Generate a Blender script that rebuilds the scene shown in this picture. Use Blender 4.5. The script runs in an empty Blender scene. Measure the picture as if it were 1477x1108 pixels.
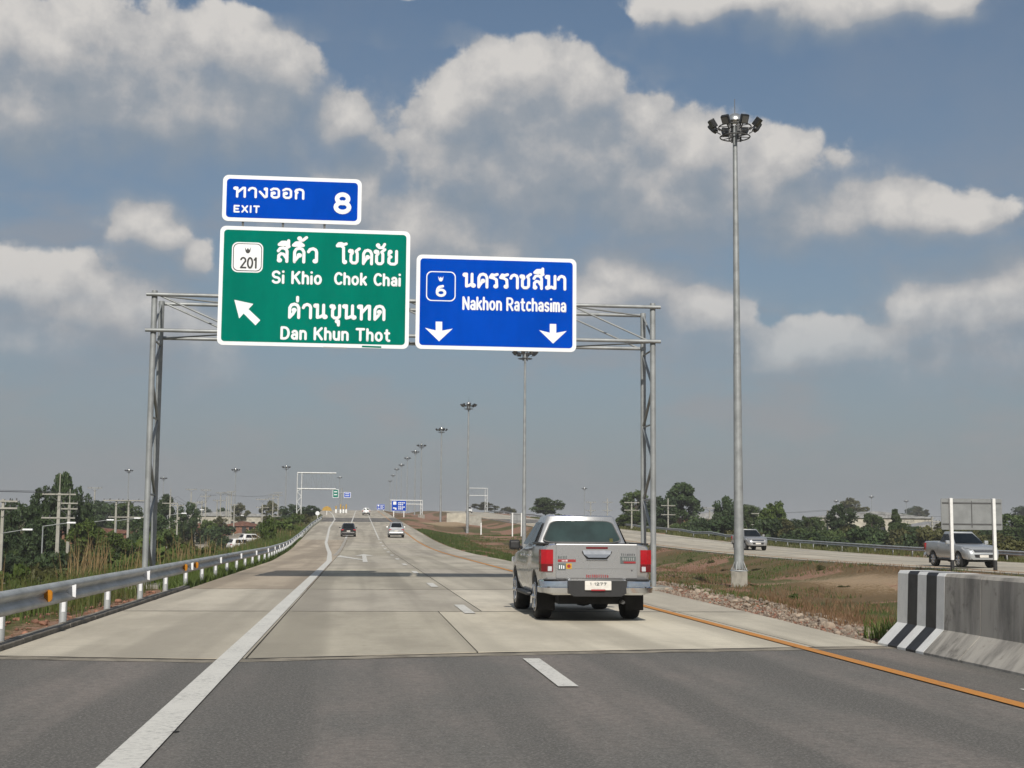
import bpy, bmesh, math, random
import numpy as np
from mathutils import Vector, Matrix

# ------------------------------------------------------------------ camera
sc = bpy.context.scene
col = sc.collection
R = math.radians
rnd = random.Random(7)
FPX, PCX, PCY, CAMH = 2000.0, 738.5, 554.0, 1.5      # focal length and centre in photo pixels


def cam_axes(vp=(519, 766), roll=0.45):
    """World axes expressed in camera axes; the road's vanishing point is vp."""
    r = R(roll)
    d = np.array([vp[0] - PCX, -(vp[1] - PCY), FPX]); d /= np.linalg.norm(d)
    u = np.array([math.sin(r), math.cos(r), 0.0])
    u[2] = -(u[0] * d[0] + u[1] * d[1]) / d[2]; u /= np.linalg.norm(u)
    return np.array([-np.cross(d, u), d, u])


AX = cam_axes()
cam_data = bpy.data.cameras.new('camera')
cam = bpy.data.objects.new('camera', cam_data)
col.objects.link(cam)
cam_data.sensor_width = 36
cam_data.lens = FPX / 1477 * 36
cam_data.clip_start = 0.1
cam_data.clip_end = 12000
_r, _u, _f = Vector(AX[:, 0]), Vector(AX[:, 1]), Vector(AX[:, 2])
_m = Matrix((_r, _u, -_f)).transposed().to_4x4()
_m.translation = (0, 0, CAMH)
cam.matrix_world = _m
sc.camera = cam


def ray(px, py):
    return AX @ np.array([px - PCX, -(py - PCY), FPX])


def on_z(px, py, z):
    w = ray(px, py); t = (z - CAMH) / w[2]
    return w[0] * t, w[1] * t


def on_y(px, py, Y):
    w = ray(px, py); t = Y / w[1]
    return w[0] * t, CAMH + w[2] * t


# ------------------------------------------------------------------ light
SUN_EL, SUN_AZ = 36.0, 3.0          # degrees; the sun stands behind the camera, a little to the left
sc.view_settings.view_transform = 'Standard'
sc.view_settings.look = 'None'
sc.view_settings.exposure = 0.0
sc.view_settings.gamma = 1.0
sc.view_settings.use_curve_mapping = False
sc.render.engine = 'CYCLES'
sc.cycles.use_denoising = True
sc.cycles.max_bounces = 5
sc.cycles.diffuse_bounces = 2
sc.cycles.glossy_bounces = 3
sc.cycles.use_adaptive_sampling = True
sc.cycles.adaptive_threshold = 0.02
sc.cycles.transparent_max_bounces = 12
sd = bpy.data.lights.new('sun', 'SUN')
sd.energy = 4.6
sd.angle = R(0.55)
sd.color = (1.0, 0.945, 0.86)
sun = bpy.data.objects.new('sun', sd)
col.objects.link(sun)
to_sun = Vector((-math.sin(R(SUN_AZ)) * math.cos(R(SUN_EL)), -math.cos(R(SUN_AZ)) * math.cos(R(SUN_EL)), math.sin(R(SUN_EL))))
sun.rotation_euler = to_sun.to_track_quat('Z', 'Y').to_euler()
sun.location = (0, -20, 60)

# ------------------------------------------------------------------ world: Nishita sky + procedural cumulus
world = bpy.data.worlds.new('World')
sc.world = world
world.use_nodes = True
WT = world.node_tree
WT.nodes.clear()


class NB:
    """tiny node builder"""
    def __init__(s, tree): s.t = tree
    def n(s, kind, **kw):
        o = s.t.nodes.new(kind)
        for k, v in kw.items(): setattr(o, k, v)
        return o
    def l(s, a, b): s.t.links.new(a, b)
    def put(s, sock, v):
        if isinstance(v, bpy.types.NodeSocket): s.l(v, sock)
        elif v is not None: sock.default_value = v
    def math(s, op, a, b=None, c=None, clamp=False):
        o = s.n('ShaderNodeMath', operation=op, use_clamp=clamp)
        for i, v in enumerate((a, b, c)): s.put(o.inputs[i], v) if v is not None else None
        return o.outputs[0]
    def vmath(s, op, a, b=None, c=None):
        o = s.n('ShaderNodeVectorMath', operation=op)
        for i, v in enumerate((a, b, c)): s.put(o.inputs[i], v) if v is not None else None
        return o.outputs['Value'] if op in ('LENGTH', 'DOT_PRODUCT', 'DISTANCE') else o.outputs[0]
    def noise(s, vec, scale, detail=4, rough=.55, dim='3D', lac=2.0):
        o = s.n('ShaderNodeTexNoise', noise_dimensions=dim)
        if vec is not None: s.l(vec, o.inputs['Vector'])
        o.inputs['Scale'].default_value = scale; o.inputs['Detail'].default_value = detail
        o.inputs['Roughness'].default_value = rough; o.inputs['Lacunarity'].default_value = lac
        return o
    def step(s, v, a, b, lo=0.0, hi=1.0, smooth=True):
        o = s.n('ShaderNodeMapRange', interpolation_type='SMOOTHSTEP' if smooth else 'LINEAR')
        s.put(o.inputs[0], v)
        for i, k in enumerate((a, b, lo, hi)): s.put(o.inputs[i + 1], k)
        return o.outputs[0]
    def mix(s, f, a, b, mode='MIX'):
        o = s.n('ShaderNodeMix', data_type='RGBA', blend_type=mode)
        s.put(o.inputs['Factor'], f)
        for k, v in ((6, a), (7, b)):
            if isinstance(v, bpy.types.NodeSocket): s.l(v, o.inputs[k])
            else: o.inputs[k].default_value = (*v[:3], 1)
        return o.outputs[2]


# cumulus seen in the photograph: centre x, y and half sizes in photo pixels -> azimuth / elevation
CLOUDS = [(230, 150, 260, 62), (40, 150, 150, 70), (600, 330, 190, 70), (820, 240, 300, 90), (1000, 290, 220, 60), (760, 150, 150, 90), (60, 70, 150, 70), (200, 85, 170, 78), (330, 70, 85, 58), (375, 110, 75, 55), (130, 40, 100, 50), (490, 170, 46, 44), (250, 130, 230, 60),
          (760, 95, 92, 52), (690, 120, 72, 50), (655, 160, 72, 55), (840, 130, 85, 60), (925, 160, 60, 42), (780, 190, 210, 80), (980, 210, 130, 60),
          (1125, 215, 72, 48), (1100, 250, 110, 45), (640, 225, 90, 50), (880, 250, 260, 55),
          (1260, 305, 120, 42), (1360, 312, 85, 34), (1190, 320, 90, 40),
          (195, 325, 52, 36), (272, 372, 32, 32), (230, 350, 50, 28),
          (525, 275, 50, 42), (620, 305, 58, 40), (580, 330, 70, 40), (700, 360, 70, 36), (640, 360, 120, 45), (480, 262, 38, 22),
          (1380, 470, 105, 66), (1460, 440, 85, 62), (1440, 510, 150, 55), (1310, 455, 45, 30),
          (40, 410, 95, 48), (150, 450, 110, 50), (60, 480, 150, 60), (230, 480, 100, 55), (300, 540, 60, 35),
          (900, 410, 95, 38), (1000, 450, 90, 38), (860, 440, 90, 40), (1150, 500, 160, 40),
          (1250, 6, 150, 40), (1060, -12, 150, 30), (520, -22, 120, 18), (1370, 14, 40, 28)]


def cloud_group():
    g = bpy.data.node_groups.new('cumulus_field', 'ShaderNodeTree')
    g.interface.new_socket('P', in_out='INPUT', socket_type='NodeSocketVector')
    g.interface.new_socket('D', in_out='INPUT', socket_type='NodeSocketVector')
    g.interface.new_socket('Field', in_out='OUTPUT', socket_type='NodeSocketFloat')
    b = NB(g)
    gi, go = b.n('NodeGroupInput'), b.n('NodeGroupOutput')
    P, D = gi.outputs[0], gi.outputs[1]
    w1 = b.noise(P, 7.0, 4, .6)
    warp = b.vmath('MULTIPLY', b.vmath('SUBTRACT', w1.outputs['Color'], (.5, .5, .5)), (.050, .040, 0))
    q = b.vmath('ADD', P, warp)
    w2 = b.noise(P, 40.0, 4, .6)
    bil = b.vmath('ADD', P, b.vmath('MULTIPLY', b.vmath('SUBTRACT', w2.outputs['Color'], (.5, .5, .5)), (.018, .018, 0)))
    bumps = None
    for scale, amp in ((19, .44), (44, .34)):            # rounded billows
        vo = b.n('ShaderNodeTexVoronoi', voronoi_dimensions='2D', feature='F1')
        b.l(bil, vo.inputs['Vector']); vo.inputs['Scale'].default_value = scale
        e = b.math('MULTIPLY_ADD', vo.outputs['Distance'], -amp, amp * .42)
        bumps = e if bumps is None else b.math('ADD', bumps, e)
    acc = None
    for (x, y, a, h) in CLOUDS:
        w = ray(x, y); u0 = math.atan2(w[0], w[1]); v0 = math.asin(w[2] / np.linalg.norm(w))
        ia, ib = FPX / (a * 1.07), FPX / (h * 1.07)
        e = b.vmath('LENGTH', b.vmath('MULTIPLY_ADD', q, (ia, ib, 0), (-u0 * ia, -v0 * ib, 0)))
        acc = e if acc is None else b.math('SMOOTH_MIN', acc, e, 0.28)
    f = b.math('ADD', b.math('MINIMUM', b.math('SUBTRACT', 1.0, acc), .75), bumps)
    # the same kind of cumulus everywhere outside the part of the sky the photograph shows
    dn = b.noise(D, 3.2, 7, .58)
    g2 = b.math('MULTIPLY_ADD', dn.outputs['Fac'], 4.4, -2.15)
    sp = b.n('ShaderNodeSeparateXYZ'); b.l(P, sp.inputs[0])
    du = b.math('ABSOLUTE', b.math('SUBTRACT', sp.outputs[0], 0.11))
    dv = b.math('ABSOLUTE', b.math('SUBTRACT', sp.outputs[1], 0.17))
    outm = b.step(b.math('MAXIMUM', b.math('DIVIDE', du, .44), b.math('DIVIDE', dv, .27)), 0.95, 1.3)
    mm = b.n('ShaderNodeMix', data_type='FLOAT')
    b.l(outm, mm.inputs[0]); b.l(f, mm.inputs[2]); b.l(g2, mm.inputs[3])
    b.l(mm.outputs[0], go.inputs[0])
    return g


SKY_K = 0.1                                              # Background strength


def build_world():
    b = NB(WT)
    tc = b.n('ShaderNodeTexCoord')
    D = tc.outputs['Generated']
    sp = b.n('ShaderNodeSeparateXYZ'); b.l(D, sp.inputs[0])
    u = b.math('ARCTAN2', sp.outputs[0], sp.outputs[1])
    v = b.math('ARCSINE', sp.outputs[2])
    cb = b.n('ShaderNodeCombineXYZ'); b.l(u, cb.inputs[0]); b.l(v, cb.inputs[1])
    P = cb.outputs[0]
    sky = b.n('ShaderNodeTexSky', sky_type='NISHITA', sun_disc=False)
    sky.sun_elevation = R(SUN_EL); sky.sun_rotation = R(180 + SUN_AZ)
    sky.air_density = 1.0; sky.dust_density = 1.5; sky.ozone_density = 1.6; sky.altitude = 200
    base = b.mix(1.0, sky.outputs[0], (.60, .70, .73), 'MULTIPLY')
    # hot-season haze thickening towards the horizon, alike all round
    k = 1 / SKY_K
    hz = b.math('EXPONENT', b.math('MULTIPLY', b.math('MAXIMUM', v, 0.0), -4.6))
    hz = b.math('MULTIPLY', hz, 0.97)
    base = b.mix(hz, base, (.235 * k, .252 * k, .284 * k))
    grp = cloud_group()
    ga = b.n('ShaderNodeGroup'); ga.node_tree = grp
    gb = b.n('ShaderNodeGroup'); gb.node_tree = grp
    up = b.vmath('ADD', P, (-.010, .030, 0))
    upD = b.vmath('ADD', D, (-.01, 0, .05))
    b.l(P, ga.inputs[0]); b.l(D, ga.inputs[1]); b.l(up, gb.inputs[0]); b.l(upD, gb.inputs[1])
    fine = b.noise(P, 70, 8, .66)
    fld = b.math('ADD', ga.outputs[0], b.math('MULTIPLY_ADD', fine.outputs['Fac'], .44, -.22))
    # crisp billowing tops, soft ragged bottoms
    grad = b.math('SUBTRACT', ga.outputs[0], gb.outputs[0])
    lit = b.step(grad, -.60, 1.10, smooth=False)
    soft = b.step(lit, .22, .66, 1.25, .21)
    dens = b.step(fld, b.math('MULTIPLY', soft, -.55), b.math('MULTIPLY', soft, .62))
    lowfade = b.step(v, .05, .20, .10, 1.0)               # clouds near the horizon drown in the haze
    dens = b.math('MULTIPLY', dens, b.math('MULTIPLY', lowfade, .96))
    tone = b.math('ADD', lit, b.math('MULTIPLY_ADD', fine.outputs['Fac'], .56, -.28), clamp=True)
    rmp = b.n('ShaderNodeValToRGB')
    el = rmp.color_ramp.elements
    el[0].position = .05; el[0].color = (.255 * k, .300 * k, .350 * k, 1)
    el[1].position = .95; el[1].color = (.66 * k, .635 * k, .605 * k, 1)
    e = el.new(.36); e.color = (.315 * k, .345 * k, .385 * k, 1)
    e = el.new(.62); e.color = (.46 * k, .458 * k, .462 * k, 1)
    b.l(tone, rmp.inputs[0])
    # thin milky veil between the cumulus
    veil = b.noise(P, 5, 6, .6)
    base = b.mix(b.step(veil.outputs['Fac'],   .45, .75, 0, .22), base, (.27 * k, .29 * k, .325 * k))
    lowp = b.noise(b.vmath('MULTIPLY', P, (1, 2.4, 1)), 7.5, 7, .6)
    lowm = b.math('MULTIPLY', b.step(v, .01, .07), b.step(v, .17, .30, 1, 0))
    base = b.mix(b.math('MULTIPLY', b.step(lowp.outputs['Fac'], .44, .66), b.math('MULTIPLY', lowm, .55)), base, (.315 * k, .308 * k, .318 * k))
    c = b.mix(dens, base, rmp.outputs[0])
    bg = b.n('ShaderNodeBackground'); b.l(c, bg.inputs[0]); bg.inputs[1].default_value = SKY_K
    out = b.n('ShaderNodeOutputWorld'); b.l(bg.outputs[0], out.inputs[0])
    world.cycles.sampling_method = 'MANUAL'
    world.cycles.sample_map_resolution = 512


build_world()


# ------------------------------------------------------------------ helpers
def obj(name, me, mat=None, parent=None, loc=None, rot=None):
    if isinstance(me, bmesh.types.BMesh):
        bm = me; me = bpy.data.meshes.new(name); bm.to_mesh(me); bm.free()
    o = bpy.data.objects.new(name, me)
    col.objects.link(o)
    if mat is not None and not me.materials:
        for m in (mat if isinstance(mat, (list, tuple)) else [mat]): me.materials.append(m)
    if parent is not None: o.parent = parent
    if loc is not None: o.location = loc
    if rot is not None: o.rotation_euler = rot
    return o


def empty(name, loc=(0, 0, 0), rz=0.0):
    o = bpy.data.objects.new(name, None)
    col.objects.link(o)
    o.location = loc; o.rotation_euler = (0, 0, rz); o.empty_display_size = .2
    return o


def tag(o, label=None, cat=None, group=None, kind=None):
    if label: o['label'] = label
    if cat: o['category'] = cat
    if group: o['group'] = group
    if kind: o['kind'] = kind
    return o


def copy_tree(o, parent=None):
    c = o.copy(); col.objects.link(c); c.parent = parent
    for ch in list(o.children): copy_tree(ch, c)
    return c


def raw(verts, faces, smooth=False):
    me = bpy.data.meshes.new('m'); me.from_pydata([tuple(map(float, v)) for v in verts], [], faces); me.update()
    if smooth: me.polygons.foreach_set('use_smooth', [True] * len(me.polygons))
    return me


def sharp(o, deg=35):
    me = o.data
    me.polygons.foreach_set('use_smooth', [True] * len(me.polygons))
    me.set_sharp_from_angle(angle=R(deg))
    return o


def bm_box(bm, x0, x1, y0, y1, z0, z1, bev=0.0, seg=1):
    r = bmesh.ops.create_cube(bm, size=1.0)
    vs = r['verts']
    for v in vs:
        v.co = ((x0 + x1) / 2 + v.co.x * (x1 - x0), (y0 + y1) / 2 + v.co.y * (y1 - y0), (z0 + z1) / 2 + v.co.z * (z1 - z0))
    if bev > 0:
        es = list({e for v in vs for e in v.link_edges})
        bmesh.ops.bevel(bm, geom=es, offset=bev, segments=seg, affect='EDGES', profile=.6)
    return bm


def box(x0, x1, y0, y1, z0, z1, bev=0.0, seg=1):
    return bm_box(bmesh.new(), x0, x1, y0, y1, z0, z1, bev, seg)


def bm_tube(bm, p0, p1, r0, r1=None, n=10, caps=True):
    p0, p1 = Vector(p0), Vector(p1); r1 = r0 if r1 is None else r1
    d = (p1 - p0)
    if d.length < 1e-6: return bm
    q = d.to_track_quat('Z', 'Y')
    a, c = [], []
    for i in range(n):
        t = 2 * math.pi * i / n
        e = q @ Vector((math.cos(t), math.sin(t), 0))
        a.append(bm.verts.new(p0 + e * r0)); c.append(bm.verts.new(p1 + e * r1))
    for i in range(n):
        f = bm.faces.new((a[i], a[(i + 1) % n], c[(i + 1) % n], c[i])); f.smooth = n > 6
    if caps:
        for ring_ in (a, c):
            f = bm.faces.new(ring_ if ring_ is c else ring_[::-1])
            for e in f.edges: e.smooth = False
    return bm


def tube(p0, p1, r0, r1=None, n=10):
    return bm_tube(bmesh.new(), p0, p1, r0, r1, n)


def bm_lathe(bm, prof, n=20, axis='Z', off=(0, 0, 0), smooth=True):
    rings = []
    for (r, h) in prof:
        ring = []
        for i in range(n):
            t = 2 * math.pi * i / n; a, c = r * math.cos(t), r * math.sin(t)
            p = {'Z': (a, c, h), 'X': (h, a, c), 'Y': (a, h, c)}[axis]
            ring.append(bm.verts.new(Vector(p) + Vector(off)))
        rings.append(ring)
    for a, c in zip(rings, rings[1:]):
        for i in range(n):
            f = bm.faces.new((a[i], a[(i + 1) % n], c[(i + 1) % n], c[i])); f.smooth = smooth
    for ring in (rings[0], rings[-1]):
        try:
            f = bm.faces.new(ring)
            for e in f.edges: e.smooth = False
        except ValueError: pass
    bmesh.ops.recalc_face_normals(bm, faces=bm.faces[:])
    return bm


def loft(rings, closed=True, caps=True):
    bm = bmesh.new()
    vs = [[bm.verts.new(p) for p in r] for r in rings]
    n = len(vs[0])
    for a, c in zip(vs, vs[1:]):
        for i in range(n if closed else n - 1):
            j = (i + 1) % n
            try: bm.faces.new((a[i], a[j], c[j], c[i]))
            except ValueError: pass
    if caps and closed:
        bm.faces.new(vs[0][::-1]); bm.faces.new(vs[-1])
    bmesh.ops.recalc_face_normals(bm, faces=bm.faces[:])
    return bm


def prism(poly, y0, y1, plane='XZ', bev=0.0):
    """polygon in a plane extruded along the third axis"""
    def P(a, b, h): return {'XZ': (a, h, b), 'XY': (a, b, h), 'YZ': (h, a, b)}[plane]
    bm = loft([[P(a, b, y0) for a, b in poly], [P(a, b, y1) for a, b in poly]])
    if bev > 0:
        bmesh.ops.bevel(bm, geom=bm.edges[:], offset=bev, segments=2, affect='EDGES', profile=.6)
    return bm


def round_rect(x0, x1, z0, z1, r, n=6):
    out = []
    for cx, cz, a0 in ((x1 - r, z1 - r, 0), (x0 + r, z1 - r, 90), (x0 + r, z0 + r, 180), (x1 - r, z0 + r, 270)):
        for i in range(n + 1):
            t = R(a0 + 90 * i / n); out.append((cx + r * math.cos(t), cz + r * math.sin(t)))
    return out


def boolean(o, cutters):
    """cut shapes out of o (real openings); cutters are bmesh objects"""
    tmp = []
    for bm in cutters:
        c = obj('cutter', bm); tmp.append(c)
        md = o.modifiers.new('cut', 'BOOLEAN'); md.operation = 'DIFFERENCE'; md.object = c; md.solver = 'EXACT'
    dg = bpy.context.evaluated_depsgraph_get(); dg.update()
    me = bpy.data.meshes.new_from_object(o.evaluated_get(dg))
    mats = list(o.data.materials)
    o.modifiers.clear()
    o.data = me
    if not me.materials:
        for m in mats: me.materials.append(m)
    for c in tmp: bpy.data.objects.remove(c)
    return o


# ------------------------------------------------------------------ materials
def mat(name, color, rough=.6, metal=0.0, var=0.12, scale=3.0, bump=0.0, bscale=40.0, color2=None, spec=.5, coat=0.0,
        stretch=None, objvar=0.0, contrast=(.3, .7), island=0.0):
    m = bpy.data.materials.new(name); m.use_nodes = True
    b = NB(m.node_tree); p = m.node_tree.nodes['Principled BSDF']
    tc = b.n('ShaderNodeTexCoord'); vec = tc.outputs['Object']
    if stretch: vec = b.vmath('MULTIPLY', vec, stretch)
    c2 = color2 if color2 else tuple(max(0, x * (1 - 2.2 * var)) for x in color)
    nz = b.noise(vec, scale, 6, .6)
    c = b.mix(b.step(nz.outputs['Fac'], contrast[0], contrast[1]), color, c2)
    if objvar:
        oi = b.n('ShaderNodeObjectInfo')
        k = b.math('MULTIPLY_ADD', oi.outputs['Random'], objvar * 2, 1 - objvar)
        c = b.mix(1.0, c, b.mix(0, k, k), 'MULTIPLY')
    if island:
        ge = b.n('ShaderNodeNewGeometry')
        k = b.math('MULTIPLY_ADD', ge.outputs['Random Per Island'], island * 2, 1 - island)
        cc = b.n('ShaderNodeCombineColor')
        for i in range(3): b.l(k, cc.inputs[i])
        c = b.mix(1.0, c, cc.outputs[0], 'MULTIPLY')
    b.l(c, p.inputs['Base Color'])
    rr = b.math('MULTIPLY_ADD', nz.outputs['Fac'], .16, rough - .08, clamp=True)
    b.l(rr, p.inputs['Roughness'])
    p.inputs['Metallic'].default_value = metal
    p.inputs['Specular IOR Level'].default_value = spec
    p.inputs['Coat Weight'].default_value = coat; p.inputs['Coat Roughness'].default_value = .06
    if bump:
        n2 = b.noise(vec, bscale, 5, .65)
        bp = b.n('ShaderNodeBump'); bp.inputs['Strength'].default_value = bump; bp.inputs['Distance'].default_value = .02
        b.l(n2.outputs['Fac'], bp.inputs['Height']); b.l(bp.outputs[0], p.inputs['Normal'])
    return m


def leaf_mat(name, c1, c2, trans=.25, island=.35):
    m = bpy.data.materials.new(name); m.use_nodes = True
    b = NB(m.node_tree); p = m.node_tree.nodes['Principled BSDF']
    ge = b.n('ShaderNodeNewGeometry')
    tc = b.n('ShaderNodeTexCoord')
    nz = b.noise(tc.outputs['Object'], .9, 4, .6)
    oi = b.n('ShaderNodeObjectInfo')
    f = b.math('ADD', b.math('MULTIPLY', ge.outputs['Random Per Island'], .55), b.math('MULTIPLY_ADD', nz.outputs['Fac'], 1.1, -.38), clamp=True)
    c = b.mix(f, c1, c2)
    k = b.math('MULTIPLY_ADD', oi.outputs['Random'], .4, .8)
    cc = b.n('ShaderNodeCombineColor')
    for i in range(3): b.l(k, cc.inputs[i])
    c = b.mix(1.0, c, cc.outputs[0], 'MULTIPLY')
    b.l(c, p.inputs['Base Color']); p.inputs['Roughness'].default_value = .6; p.inputs['Specular IOR Level'].default_value = .25
    tr = b.n('ShaderNodeBsdfTranslucent'); b.l(c, tr.inputs[0])
    mx = b.n('ShaderNodeMixShader'); mx.inputs[0].default_value = trans
    b.l(p.outputs[0], mx.inputs[1]); b.l(tr.outputs[0], mx.inputs[2])
    b.l(mx.outputs[0], m.node_tree.nodes['Material Output'].inputs[0])
    return m


M = {}
M['galv'] = mat('galvanised_steel', (.31, .325, .327), .5, .25, .14, 2.2, .05, 60)
M['galv_rail'] = mat('galvanised_rail', (.44, .455, .455), .5, .3, .14, 1.5, .04, 30)
M['galv_dark'] = mat('weathered_steel_bracket', (.10, .10, .10), .5, .4, .1)
M['white'] = mat('white_paint', (.72, .72, .70), .5, 0, .06, 5)
M['white_steel'] = mat('white_painted_steel', (.62, .63, .62), .45, .1, .06, 3)
M['black'] = mat('black_paint', (.022, .022, .023), .55, 0, .15, 6)
M['lamp_black'] = mat('floodlight_housing', (.012, .013, .014), .45, .1, .2, 8)
M['lamp_glass'] = mat('floodlight_glass', (.10, .10, .095), .12, 0, .1, 8)
M['dome'] = mat('brushed_aluminium', (.62, .62, .60), .3, .9, .05, 8)
M['sign_white'] = mat('reflective_white_sheet', (.74, .755, .77), .45, 0, .03, 2)
M['sign_green'] = mat('reflective_green_sheet', (.0005, .165, .118), .8, 0, .075, 1.3, spec=.0, stretch=(1, 1, .35))
M['sign_blue'] = mat('reflective_blue_sheet', (.0006, .058, .44), .8, 0, .075, 1.3, spec=.0, stretch=(1, 1, .35))
M['sign_blue_dark'] = mat('reflective_motorway_blue', (.0006, .050, .39), .8, 0, .075, 1.3, spec=.0, stretch=(1, 1, .35))
M['sign_black'] = mat('black_sign_print', (.01, .01, .01), .5)
M['sign_back'] = mat('bare_aluminium_back', (.26, .27, .27), .5, .4, .1, 2)
M['conc_pole'] = mat('pale_concrete_pole', (.33, .32, .28), .85, 0, .12, 2, .1, 30)
M['conc_dark'] = mat('old_concrete', (.30, .28, .24), .9, 0, .2, 2.5, .2, 25, stretch=(1, 1, .5))
M['mortar'] = mat('joint_mortar', (.30, .265, .21), .95, 0, .25, 3, .3, 30)
M['sealant'] = mat('weathered_joint_seal', (.29, .262, .215), .9, 0, .3, 4)
M['kerb'] = mat('kerb_concrete', (.235, .21, .175), .92, 0, .22, 3, .25, 30)
M['amber'] = mat('amber_reflector', (.46, .18, .012), .4, 0, .1)
M['refl'] = mat('white_reflector', (.72, .73, .75), .4, 0, .06)
M['tyre'] = mat('tyre_rubber', (.012, .012, .012), .8, 0, .2, 10, .1, 60)
M['rim'] = mat('alloy_rim', (.55, .55, .56), .28, .85, .08, 8)
M['under'] = mat('dark_underbody', (.012, .011, .010), .85, 0, .25, 5)
M['plastic'] = mat('black_plastic_trim', (.018, .018, .019), .5, 0, .15, 6)
M['chrome'] = mat('chrome', (.72, .73, .75), .10, 1.0, .05, 5)
M['plate'] = mat('number_plate_white', (.66, .63, .58), .5, 0, .08, 8)
M['red_lens'] = mat('red_tail_lens', (.36, .006, .012), .13, 0, .08, 9, coat=.6)
M['dark_red'] = mat('dark_red_lens', (.14, .008, .010), .15, 0, .1, 9, coat=.4)
M['clear_lens'] = mat('clear_lens', (.62, .63, .66), .10, .25, .1, 12, coat=.5)
M['orange_lens'] = mat('amber_lens', (.60, .22, .02), .2)
M['sticker_red'] = mat('red_sticker', (.30, .020, .026), .4)
M['sticker_yel'] = mat('yellow_sticker', (.55, .30, .02), .4)
M['sticker_grey'] = mat('grey_sticker', (.10, .12, .12), .4)
M['glass'] = mat('dark_tinted_glass', (.008, .011, .014), .10, 0, .1, 4, spec=.16)
M['glass_rear'] = mat('green_tinted_rear_glass', (.030, .052, .050), .06, 0, .22, 2.2, coat=.2)
M['paint_silver'] = mat('silver_metallic_paint', (.47, .47, .47), .28, .70, .06, .8, coat=.8)
M['paint_silver2'] = mat('pale_silver_paint', (.46, .475, .485), .32, .5, .05, .8, coat=.7)
M['paint_grey'] = mat('grey_metallic_paint', (.36, .36, .365), .32, .5, .05, .8, coat=.7)
M['paint_black'] = mat('black_car_paint', (.008, .008, .009), .2, 0, .1, .8, coat=.9)
M['paint_white'] = mat('white_car_paint', (.70, .70, .69), .3, 0, .04, .8, coat=.7)
M['wall_brown'] = mat('red_brown_wall', (.22, .105, .065), .9, 0, .2, 1.2)
M['wall_cream'] = mat('cream_wall', (.45, .42, .35), .9, 0, .15, 1.2)
M['roof_grey'] = mat('fibre_cement_roof', (.30, .30, .30), .85, 0, .2, 1.5)
M['roof_red'] = mat('rust_red_roof', (.17, .075, .05), .85, 0, .2, 1.5)
M['bark'] = mat('tree_bark', (.10, .080, .058), .95, 0, .3, 4, .4, 20, stretch=(1, 1, .3))
M['rock'] = mat('pale_limestone', (.33, .265, .205), .95, 0, .25, 4, .4, 12, objvar=.15, island=.28)
M['rock_red'] = mat('red_laterite', (.26, .13, .085), .95, 0, .25, 4, .4, 12, island=.3)
M['yellow'] = mat('yellow_paint', (.42, .25, .03), .5, 0, .1)
M['cable'] = mat('bare_cable', (.05, .05, .052), .6)
M['leaf_a'] = leaf_mat('leaf_mid_green', (.038, .062, .020), (.092, .125, .038))
M['leaf_b'] = leaf_mat('leaf_dark_green', (.024, .044, .018), (.066, .098, .034))
M['leaf_c'] = leaf_mat('leaf_fresh_green', (.045, .075, .014), (.11, .15, .035))
M['leaf_d'] = leaf_mat('leaf_olive', (.050, .055, .020), (.12, .115, .042))
M['grass_green'] = leaf_mat('grass_green', (.050, .085, .018), (.13, .165, .045), .3)
M['grass_olive'] = leaf_mat('grass_olive', (.060, .075, .020), (.145, .140, .048), .3)
M['grass_dry'] = leaf_mat('grass_dry', (.20, .135, .060), (.36, .265, .135), .3)
M['grass_brown'] = leaf_mat('grass_brown', (.11, .065, .034), (.24, .15, .085), .3)


def paint_mat(name, color, wear=.35):
    m = bpy.data.materials.new(name); m.use_nodes = True
    b = NB(m.node_tree); p = m.node_tree.nodes['Principled BSDF']
    tc = b.n('ShaderNodeTexCoord'); vec = tc.outputs['Object']
    n1 = b.noise(vec, 1.2, 5, .6); n2 = b.noise(vec, 22, 5, .7)
    f = b.math('MULTIPLY', b.step(n1.outputs['Fac'], .30, .65), b.step(n2.outputs['Fac'], .45, .66))
    b.l(b.mix(b.math('MULTIPLY', f, wear), color, tuple(x * .45 + .05 for x in color)), p.inputs['Base Color'])
    p.inputs['Roughness'].default_value = .7
    return m


M['mark_white'] = paint_mat('white_road_paint', (.60, .585, .54), .9)
M['mark_orange'] = paint_mat('orange_road_paint', (.52, .215, .035), .9)


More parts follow.
